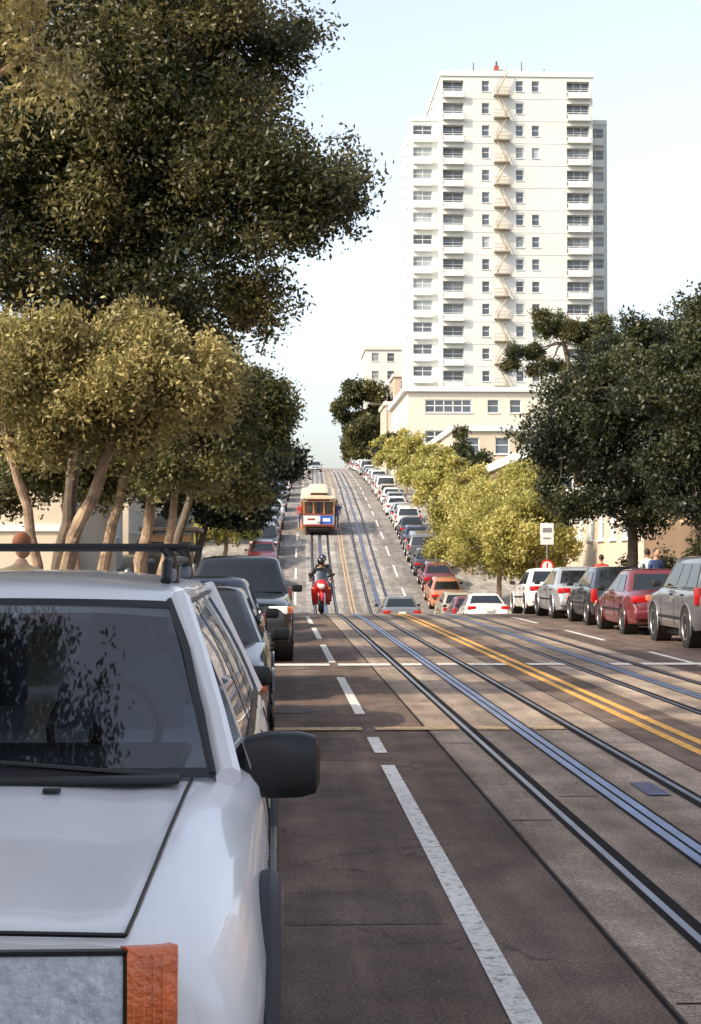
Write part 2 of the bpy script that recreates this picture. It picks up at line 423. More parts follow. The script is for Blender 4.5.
tree('street_tree',(-2.8,45,.1),
  [([(-2.8,45,0),(-2.6,45,1.9),(-2.0,45,3.6)],.16,.09)],
  [((-1.7,45,5.1),(1.8,1.8,1.8)),((-.3,45,5.4),(.95,1.2,1.2)),((-3.2,45,5.6),(1.8,1.8,1.8)),((-1.3,45,3.7),(1.5,1.3,.8)),((-2.4,45,6.9),(1.6,1.5,1.0))],
  1500,55,.12,.06,green_md,barkd,seed=8,spread=.2)
tree('street_tree',(-2.8,60,zr(60)),
  [([(-2.8,60,zr(60)),(-2.6,60,2),(-2.1,60,3.4)],.16,.09)],
  [((-1.4,60,4.6),(2.0,2,1.6)),((0,60,4.9),(.9,1.2,1.1)),((-2.6,60,6.4),(2,2,1.6)),((-3.6,60,4.4),(1.8,1.8,1.6)),((-1.6,60,3.2),(1.6,1.4,.6))],
  1000,50,.15,.08,green_dk,barkd,seed=9,spread=.22)
tree('olive_tree',(-3.2,3.0,.1),[([(-3.2,3,0),(-3.1,3.2,2),(-2.9,3.8,4.6)],.17,.1)],
  [((-2.1,5.4,7.2),(1.2,1.8,.9)),((-1.5,7.2,7.6),(1.2,1.4,.8)),((-3.2,7.2,7.6),(1.3,1.8,.9))],
  900,56,.07,.032,olive_dk,barkd,seed=13,spread=.22)
tree('olive_tree',(-3.3,13,.1),[([(-3.3,13,0),(-3.3,13,2),(-3.0,13.1,4.4)],.15,.09)],
  [((-3.0,13.6,7.2),(1.5,1.4,1.0)),((-1.95,14,5.75),(.5,.65,.4)),((-2.35,14,5.15),(.4,.5,.35)),((-1.8,13.4,6.9),(1.0,1.2,.7))],
  420,50,.07,.03,olive_lt,bark,seed=14,spread=.16)
def rtree(name,d,off,h,rad,lm,bk,seed,tw=900,lp=50,ll=.14,lw=.075,low=.36):
    x=off+sh(d); z=zr(d)
    R=random.Random(seed)
    cl=[((x,d,z+h*.66),(rad*.8,rad*.8,h*.25))]
    for k in range(6):
        a=k*math.pi/3+R.uniform(-.3,.3)
        cl.append(((x+rad*.55*math.cos(a),d+rad*.55*math.sin(a),z+h*(low+.2+R.uniform(-.05,.17))),(rad*.5,rad*.5,h*R.uniform(.13,.2))))
    cl.append(((x+R.uniform(-.4,.4)*rad,d,z+h*.86),(rad*.5,rad*.5,h*.13)))
    return tree(name,(x,d,z),[([(x,d,z),(x+.1,d,z+h*.25),(x+.2,d,z+h*.45)],.15,.09)],cl,tw,lp,ll,lw,lm,bk,seed,spread=.2+.02*rad)
rtree('street_tree',86,10.9,7.6,3.2,green_lt,bark,21,1600,50,.15,.08,.26)
rtree('street_tree',76,11.2,6.4,2.3,green_lt,bark,22,700,50,.15,.08,.3)
rtree('street_tree',98,10.7,6.4,2.5,green_lt,bark,23,700,45,.17,.09,.3)
for i,(d,h,ra) in enumerate([(113,5.8,2.4),(128,5.6,2.4),(146,5.4,2.4),(163,6.0,2.9),(182,5.6,2.4),(205,5.4,2.3)]):
    rtree('street_tree',d,10.6,h,ra,green_lt if i!=4 else green_dk,bark,30+i,420,36,.24,.13)
tree('street_tree',(10.7,52,0),[([(10.7,52,0),(10.7,52,2.2),(10.6,52,3.6)],.2,.12)],
  [((9.6,52,5.3),(2.1,2.1,1.9)),((8.6,52,4.7),(1.2,1.4,1.3)),((10.9,52,7.0),(2.3,2.2,1.9)),((12.4,52,5.6),(2.4,2.2,2.2)),((10.2,51.5,3.3),(2.0,1.8,.9)),((11.6,52,8.3),(1.6,1.6,.9)),((9.3,51.5,6.6),(1.2,1.2,.9))],
  2000,55,.13,.065,green_dk,barkd,seed=41,spread=.2)
tree('street_tree',(11.0,43.5,.1),[([(11.0,43.5,0),(11.0,43.5,2.0),(11.1,43.5,3.4)],.2,.12)],
  [((10.9,43.5,5.4),(2.0,2,1.8)),((12.4,43.5,7.0),(2.4,2.3,2.0)),((10.4,43.5,7.1),(1.3,1.3,1.1)),((12.2,43.5,4.2),(2.2,2.0,1.2)),((10.0,43.3,3.6),(1.2,1.2,.7)),((11.2,43.5,8.4),(1.0,1.1,.7)),((11.2,43.2,3.0),(1.6,1.3,.6))],
  1900,55,.12,.06,green_dk,barkd,seed=43,spread=.2)
pz=zr(92)
tree('pine_tree',(16.6,92,pz),[([(16.6,92,pz),(16.4,92,6),(15.9,92,10.5),(15.3,92,13)],.3,.12)],
  [((15.2,92,13.9),(1.7,1.6,.75)),((13.2,92,12.6),(1.1,1.1,.42)),((16.9,92,13.2),(1.6,1.5,.7)),((18.4,92,12.6),(1.4,1.4,.6)),((14.4,92,11.8),(1.2,1.2,.4)),((12.6,92,11.8),(.5,.6,.35)),((16.8,92,11.3),(1.8,1.6,.9)),((14.2,92,14.4),(.7,.7,.35)),((17.6,92,14.0),(1.0,1.0,.5))],
  1500,50,.17,.055,pine_m,barkd,seed=51,spread=.2)
pz=zr(140)
tree('cypress_tree',(15.5,140,pz),[([(15.5,140,pz),(15.5,140,pz+5)],.25,.15)],
  [((15.5,140,pz+3),(2.4,2,1.6)),((15.2,140,pz+4.6),(1.5,1.5,1.2)),((15.1,140,pz+6),(.7,.7,.8)),((18,140,pz+3.0),(2.4,2,1.2)),((20.5,140,pz+2.0),(2,2,1.2)),((23.5,140,pz+2.0),(2,2,1.5))],
  600,36,.28,.12,pine_m,barkd,seed=52,spread=.26)
def ct(d,x,h,ra,seed,lean=0):
    z=zr(d); xc=x+lean
    return tree('cypress_tree',(x,d,z),[([(x,d,z),(xc,d,z+h*.5)],.35,.2)],
      [((xc,d,z+h*.78),(ra,ra,h*.18)),((xc-ra*.5,d,z+h*.58),(ra*.7,ra*.7,h*.17)),((xc+ra*.6,d,z+h*.52),(ra*.8,ra*.7,h*.22)),((xc,d,z+h*.38),(ra*.9,ra*.9,h*.16))],800,30,.45,.24,pine_m,barkd,seed,spread=.4)
ct(272,15.2,14.8,4.2,61,-1.6); ct(276,18.5,12,3.2,62); ct(258,14.4,8.2,2.6,63,-1.2); ct(300,13.4,6,1.8,64,0)
for i,(d,off,h,ra) in enumerate([(103,-3.3,4.8,1.9),(112,-3.2,4.8,1.9),(125,-3.4,5,2.2),(150,-3.4,5,2.2),(180,-3.4,5,2.2),(215,-3.6,5,2.2)]):
    rtree('street_tree',d,off,h,ra,green_lt if i<2 else green_dk,bark,70+i,360,32,.24,.13,.2)
# ------------------------------------------------------------------ buildings
def bx(mb,c,ud,n,w,d,h,mat):
    X=Matrix(((ud.x,n.x,0,c.x),(ud.y,n.y,0,c.y),(0,0,1,c.z),(0,0,0,1)))
    mb.box((0,0,0),(w,d,h),mat,X)
def facade(mb,o,ud,us,zs,openfn,depth,wall,frame):
    o=Vector(o); ud=Vector(ud); n=ud.cross(Vector((0,0,1)))
    def P(u,z,d=0): return o+ud*u+Vector((0,0,z))+n*d
    for i in range(len(us)-1):
        for j in range(len(zs)-1):
            u0,u1,z0,z1=us[i],us[i+1],zs[j],zs[j+1]
            g=openfn(i,j)
            if not g: mb.quad(P(u0,z0),P(u1,z0),P(u1,z1),P(u0,z1),wall); continue
            dp=depth*(g[1] if len(g)>1 else 1)
            mb.quad(P(u0,z0,-dp),P(u1,z0,-dp),P(u1,z1,-dp),P(u0,z1,-dp),g[0])
            mb.quad(P(u0,z0),P(u1,z0),P(u1,z0,-dp),P(u0,z0,-dp),frame); mb.quad(P(u0,z1),P(u0,z1,-dp),P(u1,z1,-dp),P(u1,z1),frame)
            mb.quad(P(u0,z0),P(u0,z0,-dp),P(u0,z1,-dp),P(u0,z1),frame); mb.quad(P(u1,z0),P(u1,z1),P(u1,z1,-dp),P(u1,z0,-dp),frame)
            w=u1-u0; h=z1-z0; b=.05+.01*w
            nm=max(1,round(w/1.1))
            for k in range(nm+1):
                uc=u0+b/2+(w-b)*k/nm
                bx(mb,P(uc,z0+h/2,-dp+.03),ud,n,b,.05,h-.002,frame)
            for k in (0,.55,1):
                zc=z0+b/2+(h-b)*k
                bx(mb,P(u0+w/2,zc,-dp+.028),ud,n,w-.01,.045,b,frame)
            if z1-z0<2.2 : bx(mb,P(u0+w/2,z0-.04,.05),ud,n,w+.2,.1,.08,frame)
wallw=M('tower_plaster',(.57,.58,.56),.85,var=.06,scale=.2,bump=.1)
wallt=M('tower_trim',(.65,.66,.64),.8,var=.05)
cream=M('cream_stucco',(.52,.44,.34),.85,var=.08,scale=.3)
creamt=M('cream_trim',(.60,.55,.47),.8,var=.05)
pink=M('pink_stucco',(.50,.38,.30),.85,var=.1,scale=.4)
tan=M('tan_stucco',(.48,.33,.20),.85,var=.1,scale=.4)
brown=M('brown_stucco',(.20,.13,.08),.85,var=.2,scale=.4)
grey=M('grey_stucco',(.34,.33,.32),.85,var=.1,scale=.4)
roofm=M('roof_tar',(.12,.11,.10),.9)
escm=M('fire_escape_paint',(.38,.32,.24),.6,var=.1)
brickr=M('chimney_red',(.35,.08,.05),.8)
def tower():
    e=empty('apartment_tower',(0,0,0)); mb=MB(); st=2.92; n=18; z0=zr(226)-1
    ztop=64.3; H=ztop-z0; base=H-n*st
    zs=[0,base]; 
    for k in range(n): zs+=[base+k*st+.25,base+k*st+.95,base+k*st+2.35,base+(k+1)*st]
    x0=21.55;W=19.9;y0=226
    us=[0,.25,2.95,5.35,6.35,9.8,10.8,11.9,12.9,16.5,19.5,W]
    R=random.Random(4)
    def of(i,j):
        if j==0: return None
        r=(j-1)%4
        if i in (1,9):
            if r in (1,2): return (winglass if R.random()<.75 else winglass_l,4.0)
            return None
        if i in (3,5,7) and r==2: 
            if i==7 and R.random()<.1: return None
            return (winglass if R.random()<.7 else winglass_l,1)
        return None
    facade(mb,(x0,y0,z0),(1,0,0),us,zs,of,.22,wallw,wallt)
    for k in range(n):
        zb=z0+base+k*st
        for a,b in ((.25,2.95),(16.5,19.5)):
            mb.box((x0+(a+b)/2,y0-.35,zb+.12),(b-a,.7,.2),wallt)
            mb.box((x0+(a+b)/2,y0-.67,zb+.52),(b-a,.05,.56),wallt)
            for q in (a+.03,(a+b)/2,b-.03): mb.box((x0+q,y0-.68,zb+.6),(.06,.09,.8),wallt)
            mb.box((x0+(a+b)/2,y0-.68,zb+1.02),(b-a+.04,.1,.06),wallt)
        mb.box((x0+W/2,y0-.02,zb+.02),(W,.06,.07),wallt)
    for k in range(n):
        zb=z0+base+k*st+.3
        mb.box((x0+7.9,y0-.6,zb),(2.1,1.15,.12),escm)
        for zz in (.45,.95): mb.box((x0+7.9,y0-1.16,zb+zz),(2.1,.06,.07),escm)
        for q in (6.9,7.15,7.4,7.65,7.9,8.15,8.4,8.65,8.9): mb.box((x0+q,y0-1.16,zb+.5),(.05,.05,.95),escm)
        s=1 if k%2 else -1
        mb.tube([(x0+7.9-s*.8,y0-.8,zb),(x0+7.9+s*.7,y0-.8,zb+st)],.10,escm,5)
        mb.tube([(x0+7.9-s*.8,y0-.8,zb+.8),(x0+7.9+s*.7,y0-.8,zb+st+.8)],.05,escm,4)
    D=22
    def of2(i,j):
        if j==0: return None
        return (winglass,1) if (j-1)%4==2 and i in (1,3,5,7) else None
    us2=[0,2,3.5,7,9,12,14,18,19.5,D]
    facade(mb,(x0,y0+D,z0),(0,-1,0),us2,zs,of2,.22,wallw,wallt)
    facade(mb,(x0+W,y0,z0),(0,1,0),us2,zs,of2,.22,wallw,wallt)
    mb.quad((x0,y0+D,z0),(x0+W,y0+D,z0),(x0+W,y0+D,ztop),(x0,y0+D,ztop),wallw)
    mb.quad((x0,y0,ztop),(x0+W,y0,ztop),(x0+W,y0+D,ztop),(x0,y0+D,ztop),roofm)
    mb.box((x0+W/2,y0-.02,ztop+.35),(W+.3,.3,.7),wallt)
    mb.box((x0+.0,y0+D/2,ztop+.35),(.3,D-.4,.69),wallt); mb.box((x0+W,y0+D/2,ztop+.35),(.3,D-.4,.69),wallt)
    mb.box((x0+8,y0+6,ztop+.9),(7,6,1.7),wallw); mb.box((x0+13,y0+8,ztop+.5),(3,4,1.0),wallt)
    mb.box((x0+7.6,y0+2.6,ztop+1.2),(.6,.6,1.8),brickr); mb.tube([(x0+7.6,y0+2.6,ztop+2.1),(x0+7.6,y0+2.6,ztop+2.7)],.14,black,6)
    for q,h_ in ((4.6,2.6),(11,2.8),(14,1.9)): mb.tube([(x0+q,y0+3,ztop),(x0+q,y0+3,ztop+h_)],.06,black,5)
    n2=16
    for (xa,w,yy,zt,cols) in ((17.95,3.57,231,59.6,[0,.35,2.9,3.57]),(x0+W+.03,3.0,232,59.6,[0,.5,2.5,3.0])):
        H2=zt-z0; b2=H2-n2*st; z2=[0,b2]
        for k in range(n2): z2+=[b2+k*st+.25,b2+k*st+.95,b2+k*st+2.35,b2+(k+1)*st]
        facade(mb,(xa,yy,z0),(1,0,0),cols,z2,lambda i,j:((winglass if R.random()<.6 else winglass_l),1) if (j>0 and (j-1)%4==2 and i==1) else None,.3,wallw,wallt)
        for k in range(n2):
            zb=z0+b2+k*st
            mb.box((xa+(cols[1]+cols[2])/2,yy-.3,zb+.12),(cols[2]-cols[1],.6,.2),wallt)
            mb.box((xa+(cols[1]+cols[2])/2,yy-.57,zb+.6),(cols[2]-cols[1],.05,.75),wallt)
        if xa<20: facade(mb,(xa,yy+16,z0),(0,-1,0),[0,3,5,10,12,16],z2,lambda i,j:(winglass,1) if (j>0 and (j-1)%4==2 and i in(1,3)) else None,.22,wallw,wallt)
        else: mb.quad((xa+w,yy,z0),(xa+w,yy+16,z0),(xa+w,yy+16,zt),(xa+w,yy,zt),wallw)
        mb.quad((xa,yy+16,z0),(xa+w,yy+16,z0),(xa+w,yy+16,zt),(xa,yy+16,zt),wallw)
        mb.quad((xa,yy,zt),(xa+w,yy,zt),(xa+w,yy+16,zt),(xa,yy+16,zt),roofm)
        mb.box((xa+w/2,yy,zt+.3),(w-.02,.3,.6),wallt)
    mb.obj('tower_walls',e)
tower()
def block(name,x0,x1,y0,y1,z0,z1,wall,trim,st=3.0,ww=1.2,gap=1.4,first=.8,cornice=.4,groups=None):
    e=empty(name,(0,0,0)); mb=MB(); H=z1-z0; n=max(1,int((H-first)/st)); zs=[0]
    b=H-n*st
    if b>0.05: zs.append(b)
    else: b=0
    j0=len(zs)-1
    for k in range(n): zs+=[b+k*st+.9,b+k*st+2.3,b+(k+1)*st]
    R=random.Random(int(abs(x0*7+y0*3)))
    def cols(L):
        if groups and abs(L-(x1-x0))<.01: return groups
        u=[0];p=gap*.7
        while p+ww+gap*.5<L: u+=[p,p+ww]; p+=ww+gap
        u.append(L); return u
    def of(i,j): return ((winglass if R.random()<.7 else winglass_l),1) if (j>j0-1 and (j-j0)%3==1 and i%2==1) else None
    for o,ud,L in (((x0,y0,z0),(1,0,0),x1-x0),((x1,y0,z0),(0,1,0),y1-y0),((x1,y1,z0),(-1,0,0),x1-x0),((x0,y1,z0),(0,-1,0),y1-y0)):
        facade(mb,o,ud,cols(L),zs,of,.16,wall,trim)
    mb.quad((x0,y0,z1),(x1,y0,z1),(x1,y1,z1),(x0,y1,z1),roofm)
    c=cornice
    mb.box(((x0+x1)/2,y0-c/2+.15,z1+.1),(x1-x0+2*c-.3,c,.5),trim); mb.box(((x0+x1)/2,y1+c/2-.15,z1+.1),(x1-x0+2*c-.3,c,.5),trim)
    mb.box((x0-c/2+.15,(y0+y1)/2,z1+.1),(c,y1-y0-.32,.498),trim); mb.box((x1+c/2-.15,(y0+y1)/2,z1+.1),(c,y1-y0-.32,.498),trim)
    mb.box(((x0+x1)/2,y0-.03,z0+b+.05),(x1-x0,.1,.18),trim)
    mb.box(((x0+x1)/2+.3,y0-.02,z0+1.6),(1.1,.08,2.2),M('door_paint',(.12,.06,.04),.5))
    mb.obj('walls',e); return e
block('apartment_building',14.1,29,186,212,zr(186)-2,19.4,creamt,wallt,st=3.3,groups=[0,1.9,6.9,8.6,9.8,11.0,12.2,14.9],cornice=.6)
block('apartment_building',15.2,22.2,292,306,15,36.4,wallw,creamt,st=3.0)
block('apartment_building',18.2,22.5,266,276,13,29.2,pink,creamt,st=3.0)
block('apartment_building',15.2,19.8,240,252,12,22.6,pink,creamt,st=3.0)
block('apartment_building',-18,-5.45,-60,8,0,12,tan,creamt,st=3.0)  # unseen block, height and far end shaped to shade the near road
block('stucco_house',-17,-7.5,66,80,zr(72)-1.5,6.0,tan,wallt,st=3.1)
block('stucco_house',-17,-5.6,47,62,-.5,5.6,cream,wallt,st=3.2)
block('stucco_house',-20,-9,84,104,-2,5,grey,wallt,st=3.1)
block('stucco_house',-20,-9,108,140,1,8.5,cream,wallt,st=3.1)
block('stucco_house',-20,-8.5,144,190,5,12.5,pink,creamt,st=3.1)
block('stucco_house',-20,-7.5,195,262,10,17.5,cream,creamt,st=3.1)
block('stucco_house',13.5,26,8,36,0,10,brown,wallt,st=3.1)
block('stucco_house',13.6,26,38,64,-.5,5.0,brown,tan,st=3.0)
block('stucco_house',14,26,66,84,-2,4.5,cream,wallt,st=3.0)
block('stucco_house',14.3,26,96,118,0,7.4,brown,wallt,st=3.0)
block('stucco_house',15.4,27,150,182,6,12.6,cream,wallt,st=3.0)
hb,_=foliage('hedge',[((12.6,y,1.0),(.7,1.6,.9)) for y in (39,42,45,48,51,54,57,60)],900,40,.12,.06,green_dk,None,.16,90)
# ------------------------------------------------------------------ cars
def wheel(mb,x,y,r,side,wd=.2,off=0.0,X=None):
    xi=x-side*wd; n=22
    rings=[]
    for (xx,rr) in ((xi,r*.9),(xi+side*.03,r),(x-side*.03,r),(x,r*.93),(x,r*.68),(x-side*.03,r*.64)):
        rings.append([(xx,y+rr*math.cos(2*math.pi*k/n),r+rr*math.sin(2*math.pi*k/n)) for k in range(n)])
    mb.ring(rings,rubber,True,X)
    xr=x-side*.024
    rings=[]
    for (xx,rr) in ((x+side*.003,r*.68),(x+side*.003,r*.62),(xr,r*.58)):
        rings.append([(xx,y+rr*math.cos(2*math.pi*k/n),r+rr*math.sin(2*math.pi*k/n)) for k in range(n)])
    mb.ring(rings,alloy,False,X)
    mb.ell((xr,y,r),(.022,r*.2,r*.2),alloy,10,6,X)
    for k in range(5):
        a=2*math.pi*k/5+.3; ca,sa=math.cos(a),math.sin(a)
        mb.ring([[(xr+side*dx,y+q*ca-w_*sa,r+q*sa+w_*ca) for dx,w_ in ((-.02,-.035),(.014,-.03),(.014,.03),(-.02,.035))] for q in (r*.1,r*.62)],alloy,True,X)
def arch(mb,x,y,r,side,paint,R=.37,w=.035,X=None):
    n=14; pts=[(x+side*.004,y+R*math.cos(a),r+R*math.sin(a)) for a in [math.pi*(-.12+1.24*k/n) for k in range(n+1)]]
    mb.tube(pts,w*.5,paint,5,X)
    m=22
    rings=[[(xx,y+(R-.01)*math.cos(2*math.pi*k/m),r+(R-.01)*math.sin(2*math.pi*k/m)) for k in range(m)] for xx in (x-side*.3,x+side*.003)]
    mb.ring(rings,black,True,X)
def bodyring(w,zt,zb,y,sharp=0):
    h=[(0,zt+.015),(.45*w,zt+.01),(.74*w+sharp*.1*w,zt-.004),(.88*w+sharp*.05*w,zt-.03),(.96*w,zt-.09),(.992*w,zt-.18),(w,(zt+zb)/2),(.99*w,zb+.13),(.95*w,zb+.02),(.85*w,zb)]
    return [(a,y,b) for a,b in h]+[(-a,y,b) for a,b in h[::-1][:-1]]
def car_mesh(name,style,paint,trim=None):
    mb=MB()
    if style=='sedan':
        S=[(-2.27,.66,.60,.30),(-2.22,.76,.68,.24),(-2.08,.83,.74,.2),(-1.6,.865,.81,.2),(-1.05,.87,.90,.2),(-.6,.875,.92,.2),(.6,.875,.93,.2),(1.45,.87,.96,.2),(2.0,.845,.94,.22),(2.16,.81,.88,.24),(2.24,.74,.66,.28)]
        G=dict(fb=-1.02,ft=-.32,rt=.85,rb=1.55,zb=.90,zt=1.36,wb=.80,wt=.60,crown=.05,wins=[(.14,.50),(.53,.86)]); wr=.31;wy=(-1.38,1.3)
    elif style=='hatch':
        S=[(-2.0,.64,.62,.30),(-1.95,.75,.70,.24),(-1.8,.81,.77,.2),(-1.3,.84,.85,.2),(-.85,.85,.93,.2),(1.2,.85,.95,.2),(1.7,.835,.96,.22),(1.88,.80,.90,.24),(1.94,.74,.66,.28)]
        G=dict(fb=-.86,ft=-.15,rt=1.35,rb=1.86,zb=.92,zt=1.38,wb=.775,wt=.60,crown=.05,wins=[(.14,.48),(.51,.84)]); wr=.30;wy=(-1.2,1.25)
    elif style=='suv':
        S=[(-2.25,.74,.82,.36),(-2.2,.82,.93,.32),(-2.05,.87,.98,.3),(-1.5,.88,1.03,.3),(-.95,.885,1.09,.3),(1.9,.885,1.11,.3),(2.15,.87,1.12,.32),(2.25,.82,1.05,.36)]
        G=dict(fb=-.98,ft=-.42,rt=2.0,rb=2.2,zb=1.09,zt=1.64,wb=.82,wt=.66,crown=.06,wins=[(.10,.38),(.41,.66),(.69,.94)]); wr=.37;wy=(-1.4,1.35)
    else:
        S=[(-2.3,.72,.80,.34),(-2.24,.83,.92,.3),(-2.0,.90,1.02,.28),(-1.5,.92,1.10,.28),(2.1,.93,1.12,.28),(2.3,.9,1.1,.32)]
        G=dict(fb=-1.7,ft=-.9,rt=2.15,rb=2.27,zb=1.08,zt=1.82,wb=.87,wt=.74,crown=.07,wins=[(.08,.34),(.37,.64),(.67,.93)]); wr=.34;wy=(-1.45,1.4)
    mb.ring([bodyring(w,zt,zb,y,1 if abs(y)<1.3 else 0) for y,w,zt,zb in S],paint)
    fb,ft,rt,rb,zb,zt,wb,wt,cr=[G[k] for k in ('fb','ft','rt','rb','zb','zt','wb','wt','crown')]
    def outline(w,y0,y1,z,c=.1,bow=.05):
        pts=[]
        for k in range(7): 
            f=-1+2*k/6; pts.append((f*(w-c),y0-bow*(1-f*f),z))
        pts.append((w-c*.25,y0+c*.35,z)); pts.append((w,y0+c*1.2,z)); pts.append((w+.012,(y0+y1)/2,z)); pts.append((w,y1-c*1.2,z)); pts.append((w-c*.25,y1-c*.35,z))
        for k in range(7):
            f=1-2*k/6; pts.append((f*(w-c),y1+bow*.6*(1-f*f),z))
        pts.append((-w+c*.25,y1-c*.35,z)); pts.append((-w,y1-c*1.2,z)); pts.append((-w-.012,(y0+y1)/2,z)); pts.append((-w,y0+c*1.2,z)); pts.append((-w+c*.25,y0+c*.35,z))
        return pts
    mb.ring([outline(wb,fb,rb,zb-.03),outline(wt,ft,rt,zt-.03),outline(wt-.05,ft+.06,rt-.05,zt+.015),outline(wt-.2,ft+.25,rt-.2,zt+cr*.8),outline(wt-.4,ft+.5,rt-.45,zt+cr)],paint)
    def lerp(a,b,t): return a+(b-a)*t
    def pan(f1,yb,yt,sgn,mat):
        def P(f,t):
            w=lerp(wb-.1,wt-.1,t)*f1; bow=.05 if sgn<0 else .03
            return (f*w,lerp(yb,yt,t)+sgn*(bow*(1-f*f)+.012),lerp(zb-.03,zt-.03,t))
        mb.grid([[P(-1+2*k/6,t) for k in range(7)] for t in (.07,.5,.93)],mat)
    pan(1.03,fb,ft,-1,darkglass); pan(1.0,rb,rt,1,darkglass)
    for s in (-1,1):
        def Q(u,v):
            y0=lerp(fb,ft,v)+.1;y1=lerp(rb,rt,v)-.1
            return (s*(lerp(wb,wt,v)+.012+.004),lerp(y0,y1,u),lerp(zb-.03,zt-.03,v))
        for (a,b) in G['wins']:
            mb.quad(Q(a,.1),Q(b,.1),Q(b,.9),Q(a,.9),darkglass)
        mb.tube([Q(.04,.06),Q(.96,.06)],.008,chrome if trim else black,4)
        mb.box((s*(wb+.15),fb+.22,zb+.06),(.17,.09,.12),black,bev=.03)
        ww=max(q[1] for q in S)
        mb.box((s*(ww+.008),.05,.52),(.02,2.0,.05),black)
        for q in (.1,1.0): mb.box((s*(ww-.004),q,zb-.13),(.03,.16,.03),black)
        for q in (-.75,.38,1.15 if style!='sedan' else 1.2): mb.box((s*(ww-.002),q,.62),(.008,.012,.5),black)
        for yy in wy:
            arch(mb,s*ww,yy,wr,s,paint,wr*1.17); wheel(mb,s*(ww+.012),yy,wr,s)
        w0=S[1][1]; z=S[1][2]-.1
        mb.box((s*(w0-.17),S[1][0]+.02,z),(.32,.1,.13),lampw,bev=.025)
        mb.box((s*(w0+.015),S[1][0]+.09,z),(.1,.16,.11),orange,bev=.02)
        ye=S[-2][0];we=S[-2][1];ze=S[-2][2]-.12
        if style in('sedan',): mb.box((s*(we-.14),ye+.005,ze),(.34,.12,.14),redl,bev=.02)
        else: mb.box((s*(we-.03),ye+.0,ze-.05),(.14,.14,.32),redl,bev=.02)
    mb.box((0,S[0][0]+.02,S[1][2]-.12),(.8,.08,.12),black,bev=.02)
    mb.box((0,S[0][0]+.02,.42),(1.6,.16,.18),paint if not trim else trim,bev=.05)
    mb.box((0,S[0][0]-.05,.3),(1.2,.06,.08),black,bev=.02)
    mb.box((0,S[-1][0]-.0,.44),(1.62,.18,.2),paint if not trim else trim,bev=.05)
    mb.box((0,S[-1][0]+.075 if style=='sedan' else S[-2][0]+.08,.70 if style=='sedan' else .75),(.32,.03,.16),platem)
    mb.box((0,S[0][0]-.07,.44),(.32,.03,.15),platem)
    mb.box((0,0,.22),(1.4,3.2,.1),black)
    return mb.mesh(name)
def pm_(name,c,r=.25,metal=0): return M('car_paint_'+name,c,r,metal,.03,2,coat=.8)
P_=dict(white=pm_('white',(.74,.74,.72)),silver=pm_('silver',(.42,.43,.45),.3,.5),black=pm_('black',(.012,.013,.016)),navy=pm_('navy',(.02,.03,.06)),
  red=pm_('red',(.30,.03,.025)),maroon=pm_('maroon',(.13,.02,.025)),green=pm_('green',(.03,.07,.055)),grey=pm_('grey',(.16,.16,.17),.3,.3),orange=pm_('orange',(.42,.16,.07)),tan=pm_('tan',(.40,.34,.26),.3,.2))
CM={}
def car(style,col,d,x,away=False,name='parked_car',yaw=0,trim=None):
    k=(style,col,trim is not None)
    if k not in CM: CM[k]=car_mesh('car_'+style+'_'+col,style,P_[col],trim)
    o=bpy.data.objects.new(name,CM[k]); COL.objects.link(o)
    s=slope(d); o.location=(x+sh(d),d,zr(d)+.01)
    kx=.022 if d>95 else 0
    if away: o.rotation_euler=(-math.atan(s),0,math.pi-kx+yaw)
    else: o.rotation_euler=(math.atan(s),0,-kx+yaw)
    return o
LX=-.98; RX=8.5
car('sedan','maroon',11.5,LX-.08,trim=black); car('sedan','black',17.2,LX+.08,trim=black); car('hatch','navy',22.4,LX+.02); car('suv','black',30.0,-.60,yaw=.0); car('sedan','tan',36.2,LX); car('sedan','maroon',41.8,LX); car('hatch','grey',47.3,LX);car('sedan','navy',53,LX)
stl=['sedan','sedan','suv','hatch','sedan','van','sedan','suv','hatch']
R0=random.Random(5)
for d,st_,c_ in [(94,'sedan','navy'),(103,'sedan','maroon'),(109,'suv','black'),(116,'sedan','navy'),(124,'sedan','grey'),(131,'hatch','white'),(140,'sedan','black'),(153,'sedan','navy'),(160,'suv','white'),(172,'sedan','maroon'),(188,'sedan','grey'),(204,'suv','black'),(226,'sedan','white')]:
    car(st_,c_,d,LX-.05,False)
for st_,c_,d_ in [('sedan','white',54.4),('sedan','silver',49.0),('hatch','black',44.2),('sedan','maroon',39.2),('suv','grey',33.6),('sedan','white',71.5),('hatch','maroon',77),('sedan','tan',82.5),('sedan','orange',88.2),('sedan','maroon',94),('sedan','black',99.8),('suv','grey',105.6),('sedan','navy',111.4)]:
    car(st_,c_,d_,RX+random.uniform(-.08,.08),True)
d=117;i=0
cc=['black','white','silver','white','silver','white','tan','white','silver','navy','white','grey','white','silver']
while d<310:
    car(stl[(i*2)%9],cc[i%14],d,RX+R0.uniform(-.1,.1),True); d+=5.6+R0.random()*.8; i+=1
car('sedan','grey',78.5,5.5,True,name='moving_car',trim=black)
car('sedan','silver',236,2.2,False,name='moving_car')
